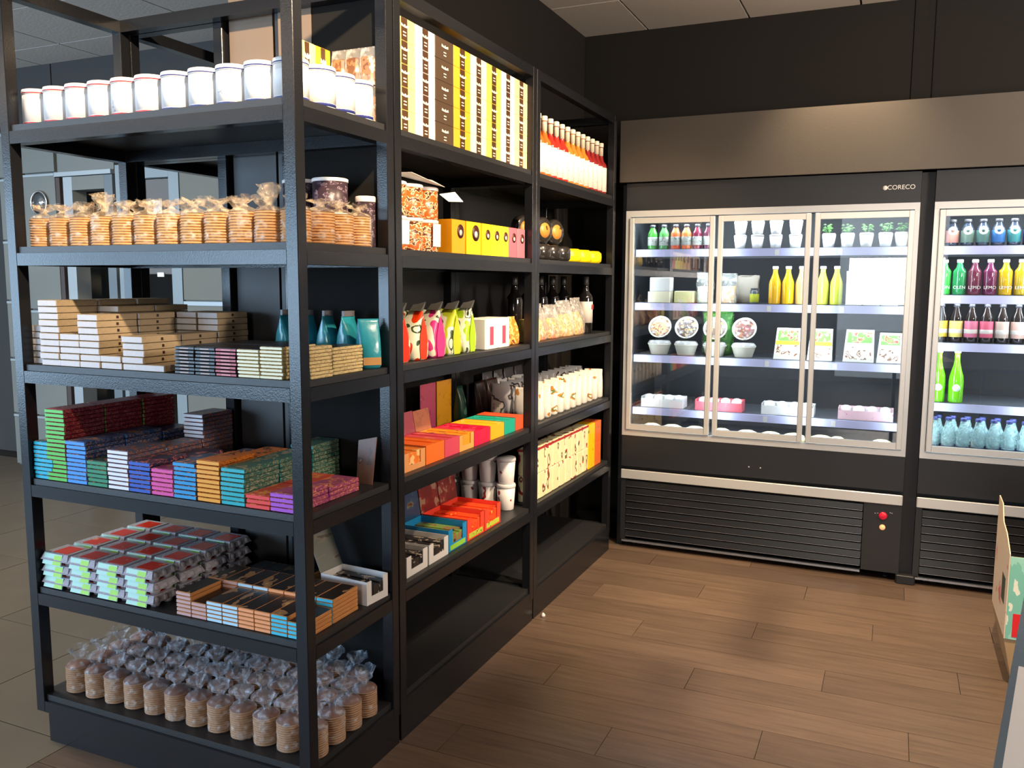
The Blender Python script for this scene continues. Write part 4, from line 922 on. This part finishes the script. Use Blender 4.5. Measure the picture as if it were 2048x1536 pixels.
cupw = flat((.80, .82, .82)); lidc = film('lid_clear', clear=.55)
def yog(label, x, y, z, c=cupw, top=lidc, s=1):
    build('dessert_cup', label, 'cup', (x, y, z), [('cup', cached('yc', lambda: MB().lathe([(0, 0), (.024, 0), (.026, .003), (.034, .062)], 20).mesh()), c), ('lid', cached('yl', lambda: MB().lathe([(.035, .0623), (.036, .064), (.030, .072), (0, .073)], 20).mesh()), top)])
for i, x in enumerate((-.775, -.685, -.590, -.490)):
    for k in range(2): yog('pale dessert cup behind the middle fridge door, %s, %s' % (frm(i), ('lower', 'upper')[k]), x, 4.765, z+k*.0735)
for i, x in enumerate((-.325, -.235, -.145, -.055, .020)):
    yog('white pot of green herbs behind the right fridge door, %s' % frm(i), x, 4.765, z)
    t = thing('herb_bunch', 'small bunch of green leaves on top of a white pot, %s' % frm(i), 'herbs', (x, 4.765, z+.0738)); R = random.Random(i); b = MB()
    for q in range(22):
        a = R.uniform(0, 6.28); rr = R.uniform(.004, .030); hh = R.uniform(.008, .042); cx, cy = rr*math.cos(a), rr*math.sin(a); s_ = .009
        b.tube((cx*.3, cy*.3, 0), (cx, cy, hh), .0008, 4)
        j = len(b.v); b.v += [(cx-s_, cy, hh), (cx, cy-s_*.5, hh+.004), (cx+s_, cy, hh+.001), (cx, cy+s_*.5, hh+.006)]; b.f.append((j, j+1, j+2, j+3)); b.sm.append(True)
    obj('leaves', b.mesh(), mat('herb_green', rgb(110, 165, 90), .5), t, kind='stuff')
z = RAIL1[1]
yx = 4.765
def fbox(label, x, y, z, w, d, h, m, extra=(), name='food_box', cat='box', bev=.002, pn='carton'):
    k = ('fx', round(w, 4), round(d, 4), round(h, 4), bev)
    return build(name, label, cat, (x, y, z), [(pn, cached(k, lambda: bx(-w/2, -d/2, 0, w/2, d/2, h-.0005, bev)), m)]+list(extra))
fbox('cream cheese tub with a printed front, second fridge shelf at left', -1.205, yx, z, .125, .08, .062, blotch('cheese_tub', [(0, (.80, .76, .55)), (.6, (.80, .76, .55)), (.66, rgb(190, 120, 60))], 40))
fbox('plain white block standing on the cream tub', -1.200, yx, z+.0626, .118, .075, .078, flat((.80, .82, .80)), bev=.004)
fbox('yellow packet beside the cream tub on the second fridge shelf', -1.065, yx, z, .110, .07, .066, blotch('yellow_packet', [(0, (.82, .80, .40)), (.6, (.82, .80, .40)), (.66, (.8, .8, .75))], 30), bev=.006)
wb = film('white_film', (.9, .95, .9), clear=.78)
build('salad_bag', 'clear bag of mixed leaves by the left door edge, second shelf', 'bag', (-.955, yx, z), [('leaves', cached('sl1', lambda: pillow(.085, .06, .09, jit=.004, seed=3)), blotch('mixed_leaf', [(0, (.62, .62, .40)), (.5, (.75, .78, .70)), (.6, rgb(110, 130, 60))], 40, .5)), ('clear_bag', cached('slb', lambda: pillow(.095, .075, .165, jit=.005, seed=7)), wb)])
build('salad_bag', 'clear bag of seeds and leaves at the left of the middle door', 'bag', (-.825, yx, z), [('leaves', cached('sl2', lambda: pillow(.075, .06, .095, jit=.004, seed=5)), blotch('seed_mix', [(0, rgb(200, 150, 90)), (.5, (.72, .70, .62)), (.6, rgb(150, 140, 80))], 40, .5)), ('clear_bag', cached('slc', lambda: pillow(.09, .075, .160, jit=.005, seed=8)), wb)])
fb('small squat jar with a yellow-green label, behind the middle door', -.690, yx, z, (.10, .13, .15), DCAP, h=.085, r=.024, neck=.017, body=.055, lab=flat(rgb(205, 215, 60)), lz=(.1, .62), name='small_jar')
build('kraft_bag', 'crumpled brown paper bag behind the middle fridge door', 'bag', (-.740, 4.85, z), [('bag', cached('kb', lambda: pillow(.13, .07, .15, jit=.006, seed=11)), mat('crumpled_kraft', (.30, .27, .22), .7))])
jl = None
for i, (x, c, nm) in enumerate(((-.585, rgb(250, 190, 30), 'amber'), (-.518, rgb(255, 205, 30), 'golden'), (-.450, rgb(245, 200, 120), 'peach'), (-.345, rgb(225, 230, 90), 'lemon green'), (-.277, rgb(215, 225, 80), 'pale lime'))):
    fb('tall %s juice bottle with a white cap on the second fridge shelf' % nm, x, yx, z, c, WCAP, h=.200, r=.0315, neck=.013, body=.105, sh=.22)
for i, x in enumerate((-.190, -.105, -.020)):
    fbox('white milk carton behind the right fridge door, %s' % frm(i), x, yx+.02, z, .078, .08, .175, blotch('milk_carton', [(0, (.84, .86, .86)), (.62, (.84, .86, .86)), (.66, rgb(200, 195, 90)), (.70, rgb(90, 190, 220))], 14, .35), name='milk_carton')
z = RAIL1[2]
def salad(label, x, y, z, food):
    t = thing('salad_bowl', label, 'salad bowl', (x, y, z+.0005))
    obj('bowl', cached('sb', lambda: MB().lathe([(0, 0), (.045, 0), (.048, .003), (.064, .056), (.0665, .057), (.0665, .060), (.060, .060), (0, .052)], 24).mesh()), mat('cream_pulp', (.72, .70, .58), .6), t)
    obj('clear_lid', cached('sbl', lambda: MB().openlathe([(.066, .0604), (.066, .064), (.056, .078), (.0, .080)], 24).mesh()), lidc, t)
    u = thing('salad_bowl', label.replace('lower', 'tilted'), 'salad bowl', (x, y+.012, z+.1505)); u.rotation_euler = (math.radians(66), 0, 0)
    obj('bowl', cached('sb2', lambda: MB().lathe([(0, -.040), (.045, -.040), (.064, .010), (.0665, .012), (.0665, .015), (.060, .015), (.058, .008), (0, .004)], 24).mesh()), mat('cream_pulp'), u)
    obj('salad', cached(('sal', food), lambda: MB().lathe([(.056, .0085), (.050, .0135), (.030, .0165), (0, .018)], 20, jit=jitter(5, .06, .0018, 1)).mesh()), food, u)
    obj('clear_lid', cached('sbl2', lambda: MB().openlathe([(.0665, .0154), (.062, .022), (.0, .024)], 24).mesh()), film('lid_thin', clear=.90), u)
    return t, u
mixs = [blotch('salad_mix_a', [(0, rgb(215, 165, 100)), (.45, rgb(120, 60, 35)), (.53, rgb(220, 190, 140)), (.6, rgb(110, 130, 80))], 60, .5), blotch('salad_mix_b', [(0, rgb(90, 60, 40)), (.48, rgb(60, 70, 80)), (.56, rgb(215, 170, 90)), (.64, rgb(120, 80, 50))], 60, .5), blotch('salad_mix_c', [(0, rgb(120, 40, 30)), (.48, rgb(60, 45, 30)), (.56, rgb(190, 110, 70)), (.64, rgb(80, 100, 50))], 60, .5)]
for i, (x, nm) in enumerate(((-1.213, 'leftmost'), (-1.060, 'second from left'), (-.900, 'third from left'), (-.742, 'rightmost'))):
    salad('lower cream salad bowl on the third fridge shelf, %s' % nm, x, 4.80, z, mixs[(0, 1, 1, 2)[i]])
build('lettuce_bag', 'green lettuce bag between the tilted salad bowls, across the door edge', 'bag', (-.905, 4.92, z), [('leaves', cached('lt', lambda: pillow(.17, .09, .24, jit=.008, seed=2)), blotch('lettuce', [(0, rgb(50, 120, 40)), (.5, rgb(90, 150, 60)), (.6, rgb(40, 95, 40))], 25, .5))])
def wedge(label, x, y, z, w, h, fm, band):
    t = thing('sandwich_pack', label, 'sandwich pack', (x, y, z+.0005)); d = .07
    obj('tray', cached(('wt', w, h), lambda: MB().hexa([(-w/2, -d/2, 0), (w/2, -d/2, 0), (w/2, d/2, 0), (-w/2, d/2, 0), (-w/2+.012, -d/2+.035, h), (w/2-.004, -d/2+.035, h), (w/2-.004, d/2, h), (-w/2+.012, d/2, h)]).mesh()), flat((.78, .80, .74)), t)
    def face(z0, z1, e, ins=.010):
        f = lambda q: -d/2+.035*q/h-.0004-e
        l = lambda q: -w/2+.012*q/h+ins; r_ = lambda q: w/2-.004*q/h-ins
        return MB().hexa([(l(z0), f(z0), z0), (r_(z0), f(z0), z0), (r_(z0), f(z0)+.0004, z0), (l(z0), f(z0)+.0004, z0), (l(z1), f(z1), z1), (r_(z1), f(z1), z1), (r_(z1), f(z1)+.0004, z1), (l(z1), f(z1)+.0004, z1)]).mesh()
    obj('filling', face(.012, h*.46, .0008), fm, t); obj('salad_filling', face(h*.60, h-.012, .0008), blotch('leafy', [(0, rgb(120, 180, 80)), (.5, rgb(190, 205, 150)), (.58, rgb(190, 80, 60)), (.64, rgb(140, 180, 90))], 35), t)
    obj('label_band', face(h*.47, h*.59, .0010, .002), flat(band), t)
    return t
bread = blotch('sandwich_bread', [(0, (.78, .74, .58)), (.5, (.80, .78, .66)), (.56, rgb(140, 90, 50)), (.62, (.75, .70, .55))], 35)
yb = rgb(215, 230, 60); cb = (.80, .78, .60)
wedge('sandwich pack with a lime band, behind the middle door', -.512, 4.80, z, .135, .165, bread, yb)
wedge('sandwich pack with green salad, just inside the right door', -.345, 4.80, z, .125, .165, bread, yb)
wedge('wide sandwich pack with a cream band, right door', -.155, 4.80, z, .150, .165, bread, cb)
wedge('narrow sandwich pack with a cream band by the right door frame', -.008, 4.80, z, .120, .152, bread, cb)
z = RAIL1[3]
def tray(label, x, w, c, c2, y=4.79):
    t = thing('dessert_tray', label, 'tray', (x, y, z+.0005)); b = MB(); d = .11; h = .060; tt = .002
    b.box(-w/2, -d/2, 0, w/2, d/2, tt).box(-w/2, -d/2, tt+.0001, w/2, -d/2+tt, h*.8).box(-w/2, d/2-tt, tt+.0001, w/2, d/2, h).box(-w/2, -d/2+tt+.0001, tt+.0001, -w/2+tt, d/2-tt-.0001, h).box(w/2-tt, -d/2+tt+.0001, tt+.0001, w/2, d/2-tt-.0001, h)
    obj('tray', b.mesh(), blotch('tray_'+label[:9].replace(' ', '_'), [(0, c), (.6, c), (.66, c2)], 30), t)
    n = 4
    for i in range(n):
        cx = -w/2+.005+(w-.01)*(i+.5)/n; r = (w-.012)/n/2
        obj('dessert', MB().lathe([(0, .0025), (r*.9, .0025), (r, .03), (r*.9, .058), (r*.4, .068), (0, .070)], 14, cx, 0).mesh(), flat((.80, .79, .76)) if i % 2 else flat(tuple(.3*a+.55 for a in c)), t)
tray('white tray of desserts, fourth fridge shelf, leftmost', -1.175, .240, (.82, .82, .80), (.6, .62, .62))
tray('pink tray of desserts behind the door joint, fourth fridge shelf', -.858, .255, rgb(235, 110, 125), rgb(240, 170, 180))
tray('plain white tray of desserts behind the middle door', -.492, .270, (.84, .85, .84), (.75, .76, .76))
tray('rose and white tray of desserts behind the right door', -.105, .265, rgb(245, 205, 215), rgb(225, 110, 150))
for i, (x, w) in enumerate(((-1.235, .055), (-1.115, .06), (-.985, .058), (-.835, .045), (-.70, .058), (-.575, .058), (-.455, .060), (-.315, .062), (-.235, .04), (-.02, .055))):
    build('cheese_wheel', 'pale yellow cheese wheel on the fridge floor, %s' % frm(i), 'cheese', (x, 4.755, FZ), [('wheel', cached(('cw', w), lambda: MB().lathe([(0, 0), (w*.9, 0), (w, .018), (w*.9, .036), (w*.5, .046), (0, .048)], 22).mesh()), mat('pale_cheese', (.76, .68, .38), .5, var=.1))])

# drinks fridge
z = RAIL2[0]
ringm = flat((.84, .86, .86)); 
def front_disc(r, rad, zc, th=.0006, n=18): return MB().lathe([(0, th), (r, th), (r, 0)], n).rot('X', math.pi/2).move((0, -rad-.0003, zc)).mesh()
for i, (c, nm) in enumerate(((rgb(235, 165, 150), 'salmon'), (rgb(120, 150, 135), 'grey green'), (rgb(95, 135, 125), 'sage'), (rgb(70, 130, 200), 'blue'), (rgb(70, 150, 150), 'teal'), (rgb(90, 80, 170), 'violet'))):
    x = .245+i*.0660
    fb('%s drink bottle with a white ring emblem, drinks fridge top shelf' % nm, x, 4.765, z, (.03, .04, .06), DCAP, h=.128, r=.029, neck=.014, body=.080, lab=flat(c), lz=(.12, .58),
       extra=[('ring_emblem', cached('re', lambda: front_disc(.020, .0296, .072)), ringm), ('emblem_dot', cached('rd', lambda: front_disc(.008, .0304, .072)), flat(tuple(q*.5 for q in c)))], name='drink_bottle')
z = RAIL2[1]
for i, (c, nm, tx) in enumerate(((rgb(70, 200, 80), 'bright green', 'MON'), (rgb(50, 150, 90), 'green', 'OLEN'), (rgb(110, 50, 70), 'plum', 'LEMO'), (rgb(110, 45, 80), 'purple', 'LEMO'), (rgb(215, 175, 30), 'yellow', 'LEMO'), (rgb(205, 175, 40), 'golden', 'LEMO'), (rgb(215, 185, 40), 'pale gold', 'LEMO'))):
    x = .222+i*.0660
    t = fb('%s lemonade bottle with a white cap, drinks fridge second shelf' % nm, x, 4.765, z, c, WCAP, h=.172, r=.0300, neck=.0125, body=.112, sh=.12, name='lemonade_bottle')
    o = obj('white_lettering', cached(('tx', tx), lambda: text_mesh(tx, .021)), flat((.85, .85, .82)), t, (0, -.0312, .036), (math.pi/2, 0, 0))
z = RAIL2[2]
bl_ = mat('brown_bottle_glass', (.02, .014, .012), .1, coat=.5)
for i, (c, nm) in enumerate(((rgb(235, 200, 70), 'yellow'), (rgb(245, 225, 130), 'pale yellow'), (rgb(230, 130, 160), 'pink'), (rgb(235, 110, 140), 'rose'), (rgb(225, 205, 190), 'cream'), (rgb(230, 190, 175), 'blush'), (rgb(190, 225, 215), 'mint'))):
    fb('dark bottle with a %s label, drinks fridge third shelf' % nm, .220+i*.0665, 4.765, z, None, DCAP, h=.190, r=.0300, neck=.0125, body=.115, lab=flat(c), lz=(.14, .56), sh=.2, m=bl_, name='dark_bottle',
       extra=[('label_panel', cached('lpn', lambda: MB().openlathe([(.0309, .046), (.0309, .066)], 20).mesh()), flat((.80, .78, .72)))])
z = RAIL2[3]
for i, x in enumerate((.224, .304)):
    fb('tall lime green glass bottle, drinks fridge fourth shelf, %s' % ('left', 'right')[i], x, 4.765, z, rgb(120, 215, 30), flat((.75, .8, .8)), h=.262, r=.0340, neck=.0125, body=.105, sh=.30, name='lime_bottle',
       extra=[('white_swirl_label', cached('wsl', lambda: front_disc(.018, .0342, .075)), ringm)])
for r in range(2):
    for i in range(7):
        fb('clear water bottle with a dark blue cap, fridge floor, %s row, %s' % (('front', 'rear')[r], frm(i)), .215+i*.0660+(.022 if r else 0), 4.735+r*.068, FZ, None, flat(rgb(40, 50, 110)), h=.190, r=.0295, neck=.0125, body=.110, sh=.22, name='water_bottle',
           m=film('water_plastic', (.42, .68, .70), clear=.58), lab=flat(rgb(20, 35, 80)), lz=(.03, .26), extra=[('silver_mark', cached('smk', lambda: front_disc(.007, .0302, .028, n=5)), flat((.7, .75, .8)))])

# ================================================================== bottom right: cardboard display and table
TB0 = (.148, 1.198, 0); TBD = (.122, .733); TBL = .95
t = thing('cardboard_display', 'printed cardboard tray on a kraft base, cut off by the right photo edge', 'display', (.452, 3.545, 0)); 
t.rotation_euler = (0, 0, .0)
obj('kraft_base', MB().hexa([(.030, .02, .0005), (.45, .02, .0005), (.45, .40, .0005), (.030, .40, .0005), (-.012, 0, .19), (.45, 0, .19), (.45, .42, .19), (-.012, .42, .19)]).mesh(), KRAFT, t)
obj('printed_front', bx(-.0080, -.004, .1905, .45, -.0005, .505), blotch('mint_red_print', [(0, rgb(150, 205, 185)), (.50, rgb(120, 185, 165)), (.58, rgb(225, 225, 205)), (.64, rgb(205, 60, 60)), (.69, rgb(150, 205, 185))], 9, .5, (1, 1, .5), 4), t)
obj('red_patch', bx(.012, -.0052, .200, .060, -.0042, .290), flat(rgb(215, 35, 40)), t)
obj('yellow_patch', bx(.030, -.0012, .06, .09, .004, .15), flat(rgb(235, 165, 40)), t)
obj('printed_side', bx(-.012, -.004, .1905, -.0085, .42, .515), blotch('pink_cream_print', [(0, rgb(215, 195, 170)), (.58, rgb(215, 195, 170)), (.64, rgb(205, 110, 110)), (.70, rgb(120, 160, 140))], 12, .5), t)
obj('side_window', bx(-.0130, .06, .30, -.0121, .15, .40), flat(rgb(70, 75, 65)), t)
obj('corner_flap', MB().prism([(0, 0), (.42, 0), (.42, .125), (.30, .12), (.24, .06), (.12, .045), (0, 0.0)], -.012, -.0085).move((0, 0, .5155)).mesh(), mat('card_edge', (.62, .48, .33), .7), t)
obj('inner_card', bx(.10, .39, .1905, .45, .395, .56), mat('card_edge'), t)
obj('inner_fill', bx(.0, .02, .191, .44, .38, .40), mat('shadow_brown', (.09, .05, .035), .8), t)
t = thing('metal_table', 'blue-grey metal table corner at the bottom right of the photo', 'table', TB0)
th = math.atan2(TBD[0], TBD[1])*-1
def tb(x0, y0, z0, x1, y1, z1): return MB().box(x0, y0, z0, x1, y1, z1).rot('Z', th).mesh()
TBM = mat('blue_grey_metal', (.12, .19, .27), .3, .5, bump=.05, bscale=60)
obj('table_top', tb(0, -1.1, .855, .9, TBL, .882), TBM, t)
for px, py in ((.04, -1.0), (.82, -1.0), (.82, TBL-.1), (.06, TBL-.1)): obj('leg', tb(px, py, 0, px+.03, py+.03, .8545), TBM, t)
p = thing('paper_sheet', 'blank white paper sheet lying on the metal table corner', 'paper', (TB0[0], TB0[1], .8825))
obj('sheet', tb(.010, -.55, 0, .310, .36, .0008), flat((.80, .82, .86)), p)
for x, y in ((-.30, 2.30), (.005, 2.30)): 
    t = thing('litter', 'small white scrap lying on the wooden floor, %s' % ('left' if x < -.1 else 'right'), 'scrap', (x, y, .0003))
    obj('scrap', MB().hexa([(0, 0, 0), (.020, .004, 0), (.018, .012, 0), (.004, .010, 0), (.002, .001, .003), (.018, .005, .002), (.016, .011, .004), (.005, .009, .003)]).mesh(), WHITE, t)
for (x, y, l, w_) in ((.113, 2.700, .105, .012), (.084, 2.626, .060, .006)):      # unseen bars added above the aisle to streak the floor with shadow
    b = MB().box(x-w_/2, y, 2.54, x+w_/2, y+l, 2.56).tube((x, y+l*.5, 2.5601), (x, y+l*.5, ZC+.01), .0015, 6)
    struct('shadow_bar_1' if l > .1 else 'shadow_bar_2', b.mesh(), BLACK)
t = thing('litter', 'pale crumb by the plinth of the aisle shelving', 'scrap', (-1.375, 3.45, .0003)); obj('scrap', MB().lathe([(0, 0), (.008, 0), (.010, .008), (.004, .018), (0, .020)], 8, jit=jitter(2, .25)).mesh(), WHITE, t)
print('objects', len(bpy.data.objects))
